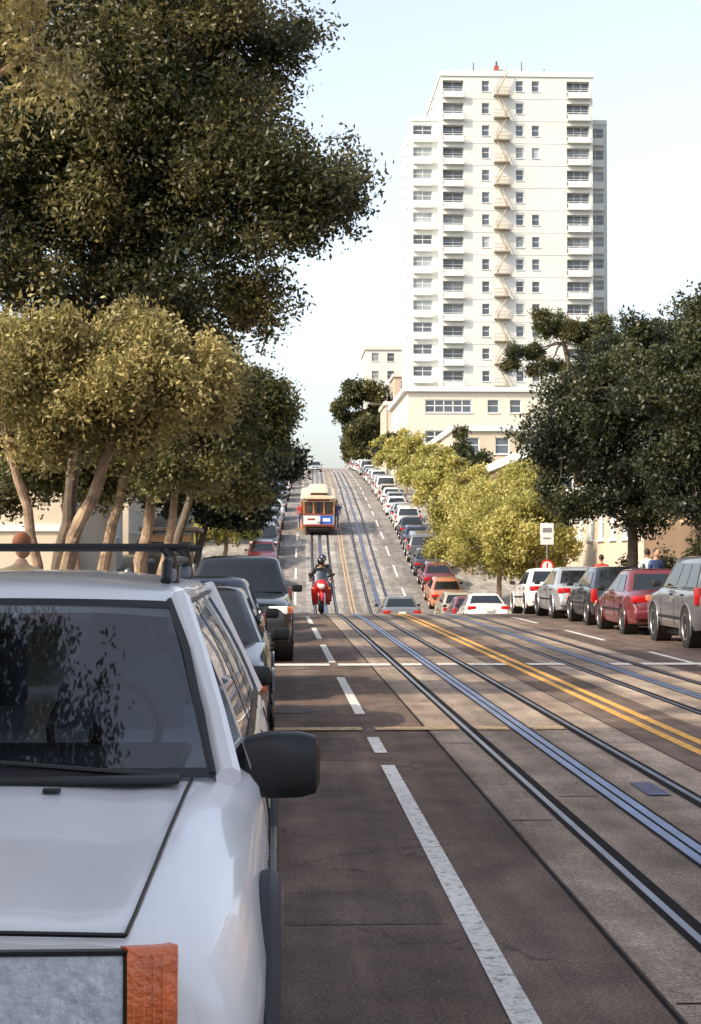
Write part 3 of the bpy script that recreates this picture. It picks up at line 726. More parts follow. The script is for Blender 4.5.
# ------------------------------------------------------------------ white SUV (close up)
def big_suv():
    e=empty('parked_suv',(-.92,3.8,0)); wp=M('suv_white_paint',(.88,.88,.91),.24,0,.03,3,coat=.6)
    clad=M('suv_cladding',(.035,.036,.045),.6,var=.1)
    mb=MB()
    S=[(0,.775,.855,0),(.02,.81,.873,0),(.07,.845,.888,0),(.16,.872,.90,0),(.32,.892,.922,0),(.6,.90,.955,0),(.9,.902,.99,0),(1.15,.902,1.02,0),(1.36,.902,1.045,.2),(1.5,.902,1.065,.7),(1.65,.902,1.07,1),(2.4,.904,1.075,1),(3.4,.904,1.085,1),(4.2,.898,1.09,1),(4.42,.87,1.09,1),(4.5,.80,1.05,1)]
    rings=[]
    for l,w,zt,s in S:
        q=lambda a,b:a+(b-a)*s
        h=[(0,zt+.028*(1-s)),(.25*w,zt+.025*(1-s)),(.45*w,zt+.016*(1-s)),(.56*w,zt+.010*(1-s)),(.66*w,zt+.014*(1-s)),(q(.76,.86)*w,zt+.004),(q(.83,.92)*w,zt-q(.014,.008)),(q(.89,.95)*w,zt-q(.04,.025)),(q(.94,.975)*w,zt-q(.082,.06)),(q(.975,.99)*w,zt-.145),(w,zt-.25),(w,.62),(.992*w,.5),(.975*w,.40),(.94*w,.36),(.7*w,.35)]
        rings.append([(a,l,b) for a,b in h]+[(-a,l,b) for a,b in h[::-1][:-1]])
    mb.ring(rings,wp)
    for s in (-1,1):
        mb.box((s*.91,2.25,.50),(.03,1.75,.20),clad,bev=.012)
        mb.box((s*.915,2.25,.625),(.03,1.75,.03),black,bev=.01)
        for yy in (.92,3.62):
            n=18;RR=.445;zc=.38
            pts=[(s*.905,yy+RR*math.cos(a),zc+RR*math.sin(a)) for a in [math.pi*(-.02+1.04*k/n) for k in range(n+1)]]
            mb.tube(pts,.032,clad,8)
            m=28
            mb.ring([[(xx,yy+.43*math.cos(2*math.pi*k/m),zc+.43*math.sin(2*math.pi*k/m)) for k in range(m)] for xx in (s*.55,s*.908)],black)
            wheel(mb,s*.925,yy,.37,s,.23)
    rr=[]
    for (u,l) in ((-.86,.22),(-.80,.06),(-.66,-.05),(-.3,-.10),(0,-.11),(.3,-.10),(.66,-.05),(.80,.06),(.86,.22)):
        z=.50;hh=.24; rr.append([(u,l,z-hh/2),(u,l,z+hh/2-.02),(u,l+.03,z+hh/2),(u,l+.14,z+hh/2),(u,l+.14,z-hh/2)])
    mb.ring(rr,clad)
    mb.box((0,-.01,.765),(.62,.05,.17),wp,bev=.02)
    for k in range(-3,4): mb.box((k*.078,-.037,.765),(.05,.01,.13),black)
    refl=M('headlight_reflector',(.9,.94,1.0),.35,0,.25,30,bump=.6,bscale=38)
    for s in (-1,1):
        mb.box((s*.462,.0,.762),(.268,.03,.165),refl)
        mb.box((s*.462,-.013,.762),(.272,.022,.172),lensm,bev=.008)
        mb.box((s*.462,-.012,.852),(.29,.026,.01),black); mb.box((s*.601,-.012,.762),(.008,.026,.18),black)
        for k in range(1,14): mb.box((s*(.326+k*.0195),-.0252,.762),(.0016,.003,.155),lampw)
        pr=[]
        for (u,l) in ((.606,-.024),(.64,-.022),(.675,-.016),(.70,-.008),(.712,.004)):
            pr.append([(s*u,l,.68),(s*u,l-.004,.70),(s*u,l-.004,.845),(s*u,l+.004,.862),(s*(u-.02),l+.03,.862),(s*(u-.02),l+.03,.68)])
        mb.ring(pr,orange)
        for k in range(1,5): mb.box((s*(.60+k*.021),-.027+.001*k,.765),(.002,.003,.16),M('orange_rib',(.85,.35,.14),.3))
        mb.tube([(s*.60,.006,.884),(s*.604,.03,.893),(s*.612,.12,.908),(s*.62,.25,.928),(s*.634,.5,.959),(s*.646,.75,.989),(s*.657,.95,1.011),(s*.668,1.15,1.034),(s*.68,1.32,1.054)],.005,black,5)
        for l,zb,ztp in ((1.62,.45,1.045),(2.72,.40,1.055),(3.62,.85,1.06)):
            mb.box((s*.903,l,(zb+ztp-.12)/2),(.006,.008,ztp-zb-.12),black)
            mb.tube([(s*.906,l,ztp-.17),(s*.893,l,ztp-.07),(s*.87,l,ztp)],.004,black,4)
        for l in (2.55,3.45): mb.box((s*.912,l,.90),(.03,.15,.045),black,bev=.01)
        for k in range(6): mb.box((s*.904,1.36+k*.032,.79),(.004,.022,.02+.012*(k%2)),black)
    mb.tube([(-.6,.002,.884),(-.3,-.001,.893),(0,-.002,.896),(.3,-.001,.893),(.6,.002,.884)],.006,black,5)
    for u in (-.3,.3): mb.box((u,1.12,1.047),(.05,.03,.012),black,bev=.004)
    mb.obj('body',e)
    gh=MB()
    def side(u,v,off=0):
        y0=1.40+(2.08-1.40)*v; y1=4.42+(4.22-4.42)*v
        x=.845+(.60-.845)*v+.02*math.sin(math.pi*v)
        return Vector((x+off,y0+(y1-y0)*u,1.065+(1.555-1.065)*v))
    def spanel(mb,u0,u1,v0,v1,mat,off,s,nu=1,nv=5):
        rows=[]
        for i in range(nv+1):
            a=v0+(v1-v0)*i/nv; row=[]
            for j in range(nu+1):
                p=side(u0+(u1-u0)*j/nu,a,off); row.append((s*p.x,p.y,p.z))
            rows.append(row)
        mb.grid(rows,mat)
    wins=[(.045,.40),(.435,.70),(.735,.955)]
    for s in (-1,1):
        pil=[(0,.045),(.40,.435),(.70,.735),(.955,1.0)]
        for k,(a,b) in enumerate(pil): spanel(gh,a,b,0,1,wp if k in(0,3) else black,.004,s)
        spanel(gh,.045,.955,0,.08,black,.002,s,nu=4,nv=1); spanel(gh,.045,.955,.92,1,wp,.002,s,nu=4,nv=1)
        for a,b in wins: spanel(gh,a,b,.08,.92,jglass,-.004,s)
        gh.tube([(s*.785,1.36,1.05),(s*.735,1.60,1.22),(s*.672,1.84,1.39),(s*.60,2.09,1.555)],[.04,.034,.033,.036],wp,8)
        gh.tube([(s*.738,1.345,1.06),(s*.637,1.83,1.40),(s*.57,2.07,1.55)],.014,black,6)
        gh.tube([(s*.82,4.42,1.07),(s*.60,4.22,1.56)],.045,wp,8)
        gh.tube([Vector((s*side(k/8,1.0).x,side(k/8,1.0).y,side(k/8,1.0).z)) for k in range(9)],.022,wp,6)
        gh.tube([(s*(p.x+.02),p.y,p.z-.005) for p in [side(k/8,.98) for k in range(9)]],.006,black,5)
    wsg=glass_mat('windscreen_glass',(.50,.55,.60),.9,.02,.11)
    nb=14
    def W(f,v,o=0):
        w=.745+(.575-.745)*v; return (f*w,1.33+(2.06-1.33)*v-.10*(1-f*f)*(1-.4*v)-o,1.055+(1.55-1.055)*v+.012*(1-f*f))
    fr=[-1+2*k/nb for k in range(nb+1)]
    gh.grid([[W(f,j/8) for f in fr] for j in range(9)],wsg)
    gh.grid([[W(f,v,.004) for f in fr] for v in (0,.05)],black)
    gh.grid([[W(f,v,.004) for f in fr] for v in (.955,1.0)],black)
    gh.quad((-.78,4.44,1.1),(.78,4.44,1.1),(.58,4.24,1.54),(-.58,4.24,1.54),jglass)
    rr=[]
    for (l,w,ze,cr) in ((2.05,.575,1.552,.008),(2.10,.59,1.570,.018),(2.2,.60,1.583,.03),(2.45,.605,1.592,.042),(3.0,.61,1.597,.048),(3.7,.61,1.595,.048),(4.1,.60,1.59,.04),(4.24,.59,1.57,.02),(4.3,.57,1.54,.01)):
        h=[(0,ze+cr),(.3*w,ze+cr*.93),(.6*w,ze+cr*.65),(.85*w,ze+cr*.25),(.96*w,ze),(1.0*w,ze-.02),(1.02*w,ze-.04),(.97*w,ze-.055),(.6*w,ze-.04)]
        rr.append([(a,l,b) for a,b in h]+[(-a,l,b) for a,b in h[::-1][:-1]])
    gh.ring(rr,wp)
    for s in (-1,1):
        gh.tube([(s*.53,2.5,1.61),(s*.53,2.56,1.672),(s*.53,2.7,1.685),(s*.53,4.0,1.68),(s*.53,4.12,1.61)],[.02,.018,.017,.017,.02],black,8)
        for l in (2.75,3.9):
            gh.tube([(s*.53,l,1.60),(s*.53,l-.0,1.70),(s*.51,l,1.728)],[.035,.022,.018],black,8)
            gh.box((s*.53,l-.02,1.63),(.05,.14,.05),M('rack_foot',(.2,.21,.25),.4),bev=.015)
    for l in (2.75,3.9): gh.tube([(-.60,l,1.733),(.60,l,1.733)],.014,black,8)
    gh.obj('greenhouse',e)
    mr=MB()
    prof=((.80,.5,.45),(.83,.9,.85),(.90,1.05,1.02),(1.0,1.0,1.0),(1.045,.75,.88),(1.058,.4,.6))
    for s in (-1,1):
        def sq(a,p=.62): 
            c_,s_=math.cos(a),math.sin(a); return (math.copysign(abs(c_)**p,c_),math.copysign(abs(s_)**p,s_))
        mr.ring([[(s*x,1.60+.07*sq(a)[0]*f,1.06+.10*sq(a)[1]*g_) for a in [2*math.pi*k/24 for k in range(24)]] for x,f,g_ in prof],black)
        mr.box((s*.82,1.63,1.04),(.12,.08,.11),black,bev=.03)
        mr.quad((s*.84,1.672,.98),(s*1.03,1.672,.98),(s*1.03,1.672,1.14),(s*.84,1.672,1.14),chrome)
    mr.box((0,1.25,1.062),(1.3,.12,.02),black,bev=.008)
    for a,b in ((-.55,.05),(.02,.58)): 
        mr.tube([W(b/.73,.02,.03),W(a/.73,.10,.03)],.007,black,5)
    mr.obj('mirrors_and_wipers',e)
    it=MB()
    it.box((0,1.72,1.06),(1.3,.55,.06),M('dashboard',(.03,.03,.034),.6),bev=.02)
    for s in (-.36,.36):
        it.ring([[(s+dx*w,y+dy*.5,z) for dx,dy in ((-1,-.14),(-.6,-.2),(.6,-.2),(1,-.14),(1,.14),(-1,.14))] for (w,y,z) in ((.22,2.62,.95),(.23,2.68,1.2),(.17,2.72,1.33),(.10,2.73,1.36))],seatm)
        it.box((s,2.74,1.42),(.24,.11,.15),seatm,bev=.04)
        it.box((s,3.55,1.22),(.5,.15,.3),seatm,bev=.05); it.box((s,3.57,1.40),(.22,.1,.12),seatm,bev=.03)
    n=24
    it.tube([(.36+.18*math.cos(2*math.pi*k/n),2.02+.10*math.sin(2*math.pi*k/n),1.13+.15*math.sin(2*math.pi*k/n)) for k in range(n+1)],.014,black,6)
    it.tube([(.36,1.95,1.08),(.36,2.03,1.13)],.05,black,8)
    it.box((0,1.93,1.47),(.24,.03,.06),black,bev=.012)
    it.box((0,3.1,1.535),(1.05,2.0,.01),M('headliner',(.18,.18,.18),.9))
    it.obj('interior',e)
big_suv()
# ------------------------------------------------------------------ people
def dist_seg(p,a,b):
    ab=b-a; t=max(0,min(1,(p-a).dot(ab)/max(ab.length_squared,1e-9))); return (p-a-ab*t).length
def person(name,J,shirt,pants,loc=(0,0,0),rot=0,helmet=None,sleeve=True,parent=None,hair=hairm):
    names=['pelvis','waist','chest','neck','hd','lsh','lel','lwr','rsh','rel','rwr','lhip','lkn','lan','lto','rhip','rkn','ran','rto']
    rad=dict(pelvis=.145,waist=.13,chest=.155,neck=.06,hd=.065,lsh=.075,lel=.048,lwr=.032,lhip=.10,lkn=.062,lan=.045,lto=.04)
    ed=[('pelvis','waist'),('waist','chest'),('chest','neck'),('neck','hd'),('chest','lsh'),('lsh','lel'),('lel','lwr'),('chest','rsh'),('rsh','rel'),('rel','rwr'),('pelvis','lhip'),('lhip','lkn'),('lkn','lan'),('lan','lto'),('pelvis','rhip'),('rhip','rkn'),('rkn','ran'),('ran','rto')]
    ix={n:i for i,n in enumerate(names)}
    me=bpy.data.meshes.new(name+'_sk'); me.from_pydata([J[n] for n in names],[(ix[a],ix[b]) for a,b in ed],[]); me.update()
    o=bpy.data.objects.new(name+'_sk',me); COL.objects.link(o)
    md=o.modifiers.new('s','SKIN'); md.use_smooth_shade=True
    if me.skin_vertices:
        for n in names:
            k=n if n in rad else 'l'+n[1:]; me.skin_vertices[0].data[ix[n]].radius=(rad[k],rad[k]*(.8 if n in('chest','waist','pelvis') else 1))
            me.skin_vertices[0].data[ix[n]].use_root=(n=='pelvis')
    sb=o.modifiers.new('b','SUBSURF'); sb.levels=1
    dg=bpy.context.evaluated_depsgraph_get(); ev=o.evaluated_get(dg); m2=ev.to_mesh()
    mb=MB(); shoe=M('shoe_leather',(.03,.025,.02),.5)
    segs=[(a_,Vector(J[a_[0]]),Vector(J[a_[1]])) for a_ in ed]
    vs=[tuple(v.co) for v in m2.vertices]; fs=[];ms=[]
    for p in m2.polygons:
        c=p.center; s=min(segs,key=lambda q:dist_seg(c,q[1],q[2]))[0][1]
        if s=='hd' : m=skin
        elif s in('lwr','rwr'): m=shirt if sleeve else skin
        elif s in('lhip','rhip','lkn','rkn','lan','ran'): m=pants
        elif s in('lto','rto'): m=shoe
        else: m=shirt
        fs.append(tuple(p.vertices)); ms.append(m)
    mb.add(vs,fs,ms); ev.to_mesh_clear(); bpy.data.objects.remove(o)
    h=Vector(J['hd'])+Vector((0,-.02,.10))
    mb.ell(h,(.076,.095,.115),skin,16,12)
    mb.ell(h+Vector((0,-.097,-.015)),(.013,.02,.022),skin,8,6)
    for s in (-1,1):
        mb.ell(h+Vector((s*.03,-.085,.008)),(.012,.008,.007),black,8,5); mb.ell(h+Vector((s*.078,.0,-.005)),(.012,.02,.03),skin,8,5)
    mb.ell(h+Vector((0,-.085,-.055)),(.025,.008,.007),redl,8,5)
    if helmet: mb.ell(h+Vector((0,.012,.03)),(.125,.14,.13),helmet,16,12); mb.ell(h+Vector((0,-.07,.01)),(.085,.07,.05),darkglass,12,8)
    else: mb.ell(h+Vector((0,.022,.028)),(.085,.095,.105),hair,14,10)
    for w,el in (('lwr','lel'),('rwr','rel')):
        p=Vector(J[w]); d=(p-Vector(J[el])).normalized(); side=d.cross(Vector((0,1,.2))).normalized(); nn=d.cross(side)
        pc=p+d*.045
        mb.tube([p-d*.01,pc,p+d*.085],[.024,.034,.03],skin,8)
        for k,l in enumerate((.065,.075,.07,.055)):
            b=p+d*.08+side*(.026-.0175*k); mb.tube([b,b+d*l*.5+nn*.005,b+d*l*.8+nn*.03],[.009,.0085,.007],skin,5)
        b=p+d*.03+side*.03; mb.tube([b,b+side*.025+d*.025,b+side*.03+d*.05+nn*.01],[.011,.01,.008],skin,5)
    ob=mb.obj(name,parent,60); ob.location=loc; ob.rotation_euler=(0,0,rot); return ob
def stand(lean=0,arm=0,step=.1,up=False):
    J=dict(pelvis=(0,0,.95),waist=(0,0,1.1),chest=(0,0,1.32),neck=(0,0,1.48),hd=(0,-.01,1.56),lsh=(.19,0,1.40),rsh=(-.19,0,1.40),
      lel=(.24,.03,1.12),lwr=(.25,-.06,.88),rel=(-.24,.03,1.12),rwr=(-.25,-.06,.88),lhip=(.09,0,.88),lkn=(.10,-.02-step,.48),lan=(.10,-step*.9,.08),lto=(.11,-step*.9-.17,.04),
      rhip=(-.09,0,.88),rkn=(-.10,.0+step*.4,.48),ran=(-.10,step*1.3,.08),rto=(-.11,step*1.3-.17,.04))
    if up: J.update(lel=(.34,-.12,1.36),lwr=(.26,-.22,1.58))
    return J
def cloth(n,c): return M('cloth_'+n,c,.9,var=.2,scale=8)
cb=cloth('blue',(.05,.08,.2));cr_=cloth('red',(.4,.05,.04));cw_=cloth('white',(.6,.6,.58));cd=cloth('dark',(.02,.02,.025));cj=cloth('denim',(.06,.09,.16));ct_=cloth('tan',(.35,.27,.17))
person('pedestrian',stand(),ct_,cj,(-2.3,16,.13),2.8,hair=M('hair_auburn',(.22,.07,.03),.7))
person('pedestrian',stand(step=.18),cw_,cd,(10.75,50.2,.13),2.5,sleeve=False); person('pedestrian',stand(step=.05),cb,cj,(10.4,47.4,.13),.4); person('pedestrian',stand(step=.15),cr_,cd,(10.6,56.5,zr(56.5)+.13),3.0)
# ------------------------------------------------------------------ motorcycle
def motorcycle(x,d):
    e=empty('motorcycle',(x,d,zr(d)+.008)); mb=MB(); red=M('scooter_red',(.5,.015,.012),.2,coat=.8)
    def whl(y,r,w):
        n=24
        pts=[(0,y+(r-w)*math.cos(2*math.pi*k/n),r+(r-w)*math.sin(2*math.pi*k/n)) for k in range(n+1)]
        mb.tube(pts,w,rubber,8,caps=False)
        mb.tube([(-.05,y,r),(.05,y,r)],.06,alloy,10)
        for k in range(6):
            a=math.pi*k/3; mb.tube([(0,y,r),(0,y+(r-w)*math.cos(a),r+(r-w)*math.sin(a))],.014,alloy,5)
    whl(-.65,.30,.065); whl(.68,.30,.075)
    pts=[(0,-.65+.34*math.cos(a),.30+.34*math.sin(a)) for a in [math.pi*(.15+.75*k/8) for k in range(9)]]
    mb.tube(pts,[.05]+[.085]*7+[.05],red,8)
    for s in (-1,1):
        mb.tube([(s*.09,-.65,.3),(s*.09,-.48,.72),(s*.08,-.38,1.0)],.025,chrome,8)
        mb.tube([(s*.06,-.38,1.03),(s*.22,-.36,1.08),(s*.38,-.26,1.04)],[.015,.014,.018],black,6)
        mb.tube([(s*.25,-.40,1.05),(s*.32,-.46,1.2)],.008,black,5); mb.box((s*.34,-.46,1.23),(.15,.03,.09),black,bev=.02)
        mb.box((s*.25,-.57,.80),(.07,.06,.06),orange,bev=.015)
        mb.tube([(s*.2,.1,.28),(s*.2,.5,.32),(s*.21,.95,.42)],[.03,.045,.05],chrome,8)
        mb.ring([[(s*(.06+w*a),y,z) for a,y,z in ((0,y0,z0),(1,y0+.08,z0),(1,y0+.16,z0),(0,y0+.12,z0))] for w,y0,z0 in ((.14,-.28,.30),(.24,-.38,.5),(.25,-.45,.72),(.20,-.48,.88))],red)
    mb.ring([[(w*math.sin(a),y-.12*math.cos(a)*k_,z) for a in [2*math.pi*k/16 for k in range(16)]] for w,y,z,k_ in ((.08,-.42,.60,.7),(.17,-.46,.70,1.2),(.22,-.48,.82,1.6),(.22,-.46,.95,1.5),(.17,-.42,1.05,1.1),(.10,-.38,1.10,.8))],red)
    mb.ell((0,-.66,.86),(.11,.05,.085),lampw,14,8)
    mb.ring([[(w*a,y+.05*a*a,z) for a in (-1,-.5,0,.5,1)]+[(w*a,y+.012+.05*a*a,z) for a in (1,.5,0,-.5,-1)] for w,y,z in ((.2,-.55,1.02),(.22,-.48,1.2),(.15,-.42,1.34))],glass_mat('fly_screen',(.6,.65,.7)))
    mb.ring([[(w*math.cos(a),y,z+h*math.sin(a)) for a in [2*math.pi*k/12 for k in range(12)]] for w,h,y,z in ((.06,.08,-.38,.85),(.17,.14,-.2,.84),(.17,.15,.05,.80),(.10,.09,.18,.76))],red)
    mb.ring([[(w*math.cos(a),y,z+h*math.sin(a)) for a in [2*math.pi*k/12 for k in range(12)]] for w,h,y,z in ((.10,.06,.1,.78),(.16,.06,.35,.78),(.16,.06,.75,.86),(.1,.05,.95,.9))],black)
    mb.ring([[(w*math.cos(a),y,z+h*math.sin(a)) for a in [2*math.pi*k/12 for k in range(12)]] for w,h,y,z in ((.13,.1,.2,.66),(.16,.1,.6,.72),(.12,.08,1.0,.80))],red)
    mb.box((0,.08,.45),(.36,.5,.34),M('engine',(.12,.12,.12),.5,.6),bev=.05); mb.box((0,1.03,.8),(.2,.04,.08),redl,bev=.01)
    mb.obj('machine',e)
    J=dict(pelvis=(0,.33,.93),waist=(0,.26,1.08),chest=(0,.16,1.30),neck=(0,.10,1.45),hd=(0,.07,1.52),lsh=(.19,.14,1.38),rsh=(-.19,.14,1.38),lel=(.34,-.03,1.16),rel=(-.34,-.03,1.16),lwr=(.35,-.20,1.06),rwr=(-.35,-.20,1.06),
      lhip=(.1,.3,.90),lkn=(.27,-.10,.76),lan=(.24,.1,.36),lto=(.25,-.07,.30),rhip=(-.1,.3,.90),rkn=(-.27,-.10,.76),ran=(-.24,.1,.36),rto=(-.25,-.07,.30))
    person('rider',J,cd,cd,helmet=P_['black'],parent=e)
    J2={k:(v[0]*1.0+.06,v[1]+.42,v[2]+.09) for k,v in J.items()}
    J2.update(lwr=(.16,.30,1.12),rwr=(-.16,.30,1.12),lel=(.32,.42,1.18),rel=(-.28,.42,1.18))
    person('pillion_passenger',J2,cd,cj,helmet=P_['navy'],parent=e)
motorcycle(1.45,55)
# ------------------------------------------------------------------ cable car
def cablecar(d,x):
    e=empty('cable_car',(x+sh(d),d,zr(d)+.01)); e.rotation_euler=(math.atan(slope(d)),0,-.02)
    mar=M('cc_maroon',(.28,.04,.03),.35,coat=.5); crm=M('cc_cream',(.62,.50,.34),.45); wood=M('cc_wood',(.50,.20,.06),.4); blu=M('cc_blue_panel',(.03,.10,.45),.4); wht=M('cc_white_panel',(.76,.76,.74),.4)
    brass=M('cc_brass',(.7,.5,.2),.3,1)
    mb=MB(); L=8.4; hw=1.05
    mb.box((0,L/2,.38),(1.7,L-.6,.36),black,bev=.04)
    mb.box((0,L/2,.64),(2*hw+.1,L-.1,.12),wood)
    for s in (-1,1): mb.box((s*(hw+.16),L/2,.42),(.3,L-.5,.05),wood)
    for yy,sg in ((0,1),(L,-1)):
        mb.box((0,yy+sg*.05,1.05),(2*hw-.06,.08,.72),wht,bev=.03)
        mb.box((0,yy-sg*.0,1.43),(2*hw,.12,.07),mar,bev=.02); mb.box((0,yy,.70),(2*hw,.13,.09),mar,bev=.02)
        mb.box((.52,yy-sg*.0,1.06),(.84,.03,.56),blu); mb.box((.52,yy-sg*.018,1.06),(.5,.01,.22),wht)
        mb.box((-.50,yy-sg*.0,1.06),(.84,.03,.56),wht); mb.box((-.5,yy-sg*.018,1.1),(.5,.01,.12),mar)
        mb.tube([(0,yy-sg*.16,1.0),(0,yy,1.0)],[.13,.12],brass,16); mb.ell((0,yy-sg*.17,1.0),(.115,.03,.115),lampw,14,8)
        for q in (-1.0,-.36,.36,1.0): mb.box((q,yy+sg*.06,1.9),(.09,.09,.92),wood)
        mb.box((0,yy+sg*.06,2.40),(2*hw,.12,.24),crm); mb.box((0,yy-sg*.01,2.40),(1.5,.02,.15),mar)
        for q in (-.68,0,.68): mb.box((q,yy+sg*.065,1.87),(.60,.02,.82),jglass)
        mb.box((0,yy-sg*.1,.45),(1.3,.1,.12),black,bev=.02)
    for s in (-1,1):
        for k in range(9):
            yy=.5+k*(L-1)/8; mb.box((s*hw,yy,1.6),(.07,.07,1.75),wood if k>4 else brass)
        mb.box((s*hw,L*.76,1.0),(.06,L*.46,.6),mar); mb.box((s*hw,L/2,2.42),(.07,L-.1,.2),crm)
        mb.box((s*(hw-.0),L*.76,1.9),(.02,L*.46,.75),jglass)
        mb.box((s*.3,L*.27,1.1),(.35,L*.42,.08),wood); mb.box((s*.12,L*.27,1.4),(.05,L*.42,.55),wood)
    mb.box((0,L*.53,1.5),(2*hw-.1,.06,1.6),wood)
    rings=[]
    for (l,f) in ((-.35,.86),(-.2,.97),(.2,1),(L-.2,1),(L+.2,.97),(L+.35,.86)):
        rings.append([(1.22*f*math.cos(a),l,2.53+.17*f*math.sin(a)) for a in [math.pi*k/14 for k in range(15)]]+[(-1.0*f,l,2.50),(1.0*f,l,2.50)])
    mb.ring(rings,crm)
    mb.box((0,L/2,2.76),(1.1,L-.9,.22),mar)
    for s in(-1,1):
        for k in range(10): mb.box((s*.555,1+k*.7,2.76),(.02,.5,.13),winglass)
    for q in (-.36,0,.36): mb.box((q,.44,2.77),(.28,.02,.13),winglass)
    rings=[]
    for (l,f) in ((.25,.85),(.4,1),(L-.4,1),(L-.25,.85)):
        rings.append([(.68*f*math.cos(a),l,2.86+.10*f*math.sin(a)) for a in [math.pi*k/10 for k in range(11)]])
    mb.ring(rings,crm)
    mb.obj('cable_car_body',e)
    i=0
    for (px,py,rt,c,cn) in ((1.20,.8,0.2,cb,cj),(1.22,1.6,-.2,cd,cd),(-1.20,1.1,.1,cr_,cj),(1.22,2.5,.3,cw_,cd),(-1.20,2.2,0,cb,cd),(.0,1.0,0,cd,cd),(.55,1.3,.2,cr_,cd),(-.5,1.2,0,ct_,cj)):
        person('passenger',stand(step=.04,up=(i%2==0)),c,cn,(px,py,.45 if abs(px)>1 else .70),rt,parent=e); i+=1
cablecar(118,2.35)
# ------------------------------------------------------------------ signs and street furniture
def signpost(name,x,d,zt,plates,r=.03):
    e=empty(name,(x,d,zr(d)+.12)); mb=MB()
    mb.tube([(0,0,0),(0,0,zt)],r,M('galvanised',(.35,.36,.36),.4,.8),10); mb.tube([(0,0,0),(0,0,.06)],r*2.4,black,10)
    mb.obj('post',e); 
    pb=MB()
    for (z,w,h,shape,m,m2) in plates:
        if shape=='rect':
            pb.box((0,-.045,z),(w,.012,h),m,bev=.004); 
            if m2: pb.box((0,-.053,z+h*.18),(w*.7,.004,h*.22),m2); pb.box((0,-.053,z-h*.2),(w*.6,.004,h*.08),m2)
        else:
            pb.tube([(0,-.035,z),(0,-.05,z)],w/2,m,24); pb.tube([(0,-.051,z),(0,-.054,z)],w*.36,M('sign_white',(.7,.7,.68),.5),24); pb.box((0,-.056,z),(w*.12,.004,w*.5),m2 or m)
    pb.obj('plates',e)
sw_=M('sign_white',(.7,.7,.68),.5); sr=M('sign_red',(.5,.03,.03),.5); sk=M('sign_grey',(.2,.2,.2),.5)
signpost('traffic_sign',10.15,65,3.6,[(3.15,.5,.8,'rect',sw_,sk),(1.95,.5,.5,'round',sr,None)])
def meter(x,d):
    e=empty('parking_meter',(x,d,zr(d)+.12)); mb=MB(); gm=M('meter_grey',(.12,.13,.14),.4,.5)
    mb.tube([(0,0,0),(0,0,1.05)],.028,gm,10); mb.box((0,0,1.12),(.13,.1,.16),gm,bev=.02)
    mb.ring([[(.075*math.cos(a)*f,.05*math.sin(a)*f,z) for a in [2*math.pi*k/12 for k in range(12)]] for f,z in ((1,1.2),(1.05,1.28),(.8,1.36),(.3,1.39))],gm); mb.obj('meter_head',e)
for d in (9.5,15,21,27,36,49,55): meter(-2.25,d)
for d in (36,41.5,47,58,66): meter(9.95,d)
def kiosk(x,d):
    e=empty('bus_shelter',(x,d,zr(d)+.125)); mb=MB(); fr=M('shelter_frame',(.16,.13,.10),.5,.3)
    for a in (-.65,.65):
        for b in (0,2.8): mb.box((a,b,1.15),(.07,.07,2.3),fr)
    mb.box((0,1.4,2.36),(1.7,3.4,.12),fr,bev=.03); mb.box((0,0,1.3),(1.2,.02,1.5),jglass); mb.box((-.62,1.4,1.2),(.02,2.6,1.5),jglass)
    mb.box((0,-.04,2.1),(1.2,.04,.2),M('shelter_sign',(.35,.2,.1),.5)); mb.box((0,1.4,.45),(.35,1.8,.06),fr); mb.box((0,.9,.22),(.06,.06,.42),fr); mb.box((0,1.9,.22),(.06,.06,.42),fr)
    mb.obj('frame',e)
kiosk(-3.0,50)
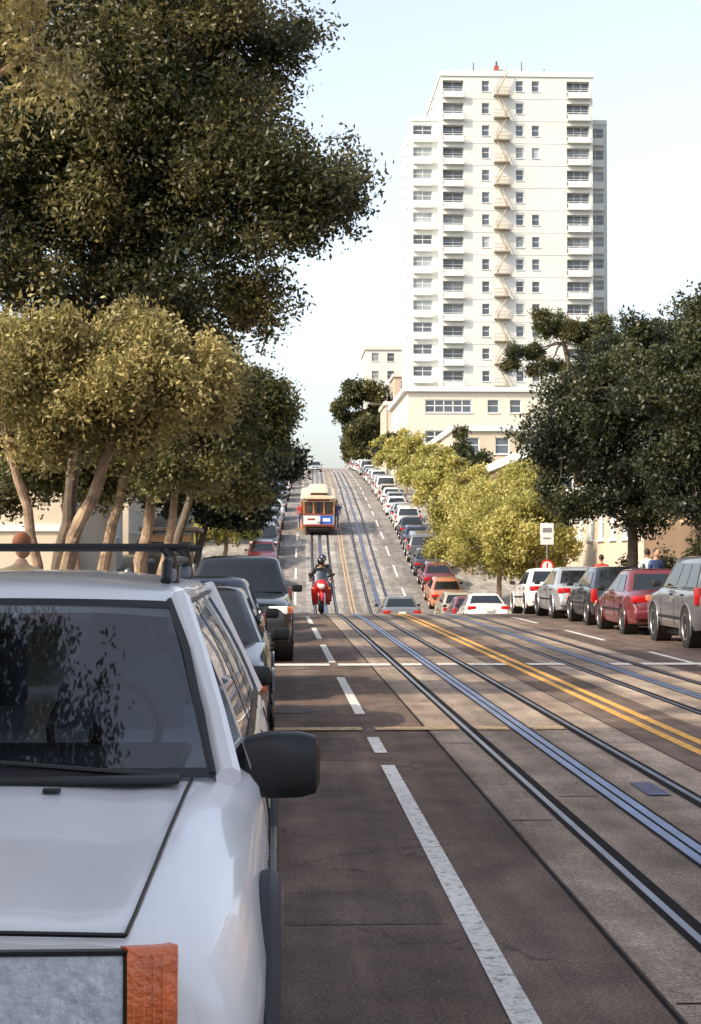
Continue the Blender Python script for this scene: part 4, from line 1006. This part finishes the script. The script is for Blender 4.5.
def lamp(x,d,h=8,s=-1):
    e=empty('street_lamp',(x,d,zr(d)+.12)); mb=MB(); gm=M('lamp_pole',(.2,.2,.19),.5,.5)
    mb.tube([(0,0,0),(0,0,h*.5),(0,0,h)],[.11,.08,.06],gm,10); mb.tube([(0,0,h-.1),(s*.8,0,h+.35),(s*1.6,0,h+.4)],.04,gm,8)
    mb.ring([[(s*(1.5+q),y*.15,h+.38+z*.08) for y,z in ((-1,0),(-.6,1),(.6,1),(1,0),(.6,-.8),(-.6,-.8))] for q in (0,.3,.6)],gm); mb.obj('pole',e)
lamp(10.0+sh(190),190)
# ------------------------------------------------------------------ light & camera
EL=math.radians(35); SX,SY=-.86,-.51
sunv=Vector((SX,SY,0)).normalized()*math.cos(EL)+Vector((0,0,math.sin(EL)))
sl=bpy.data.lights.new('sun','SUN'); sl.energy=5.0; sl.angle=math.radians(.5); sl.color=(1,.85,.62)
so=bpy.data.objects.new('sun',sl); COL.objects.link(so); so.rotation_euler=(-sunv).to_track_quat('-Z','Y').to_euler(); so.location=(0,0,50)
w=bpy.data.worlds.new('World'); scn.world=w; w.use_nodes=True; nt=w.node_tree; bg=nt.nodes['Background']
sky=nt.nodes.new('ShaderNodeTexSky'); sky.sky_type='NISHITA'; sky.sun_disc=False; sky.sun_elevation=EL; sky.sun_rotation=math.atan2(SX,SY)
sky.air_density=1.0; sky.dust_density=3.0; sky.ozone_density=1.0
hs=nt.nodes.new('ShaderNodeHueSaturation'); hs.inputs['Saturation'].default_value=.56; hs.inputs['Value'].default_value=2.15
nt.links.new(sky.outputs[0],hs.inputs['Color']); nt.links.new(hs.outputs[0],bg.inputs['Color']); bg.inputs['Strength'].default_value=.15
cam=bpy.data.cameras.new('camera'); co=bpy.data.objects.new('camera',cam); COL.objects.link(co)
cam.sensor_fit='VERTICAL'; cam.sensor_height=36; cam.lens=F/1024*36; cam.clip_end=6000; cam.clip_start=.05
co.location=(0,0,EYE)
co.rotation_euler=(math.radians(90)+math.atan(44/F),0,-math.atan(75.5/F))
scn.camera=co
scn.view_settings.view_transform='Standard'; scn.view_settings.look='None'; scn.view_settings.exposure=0
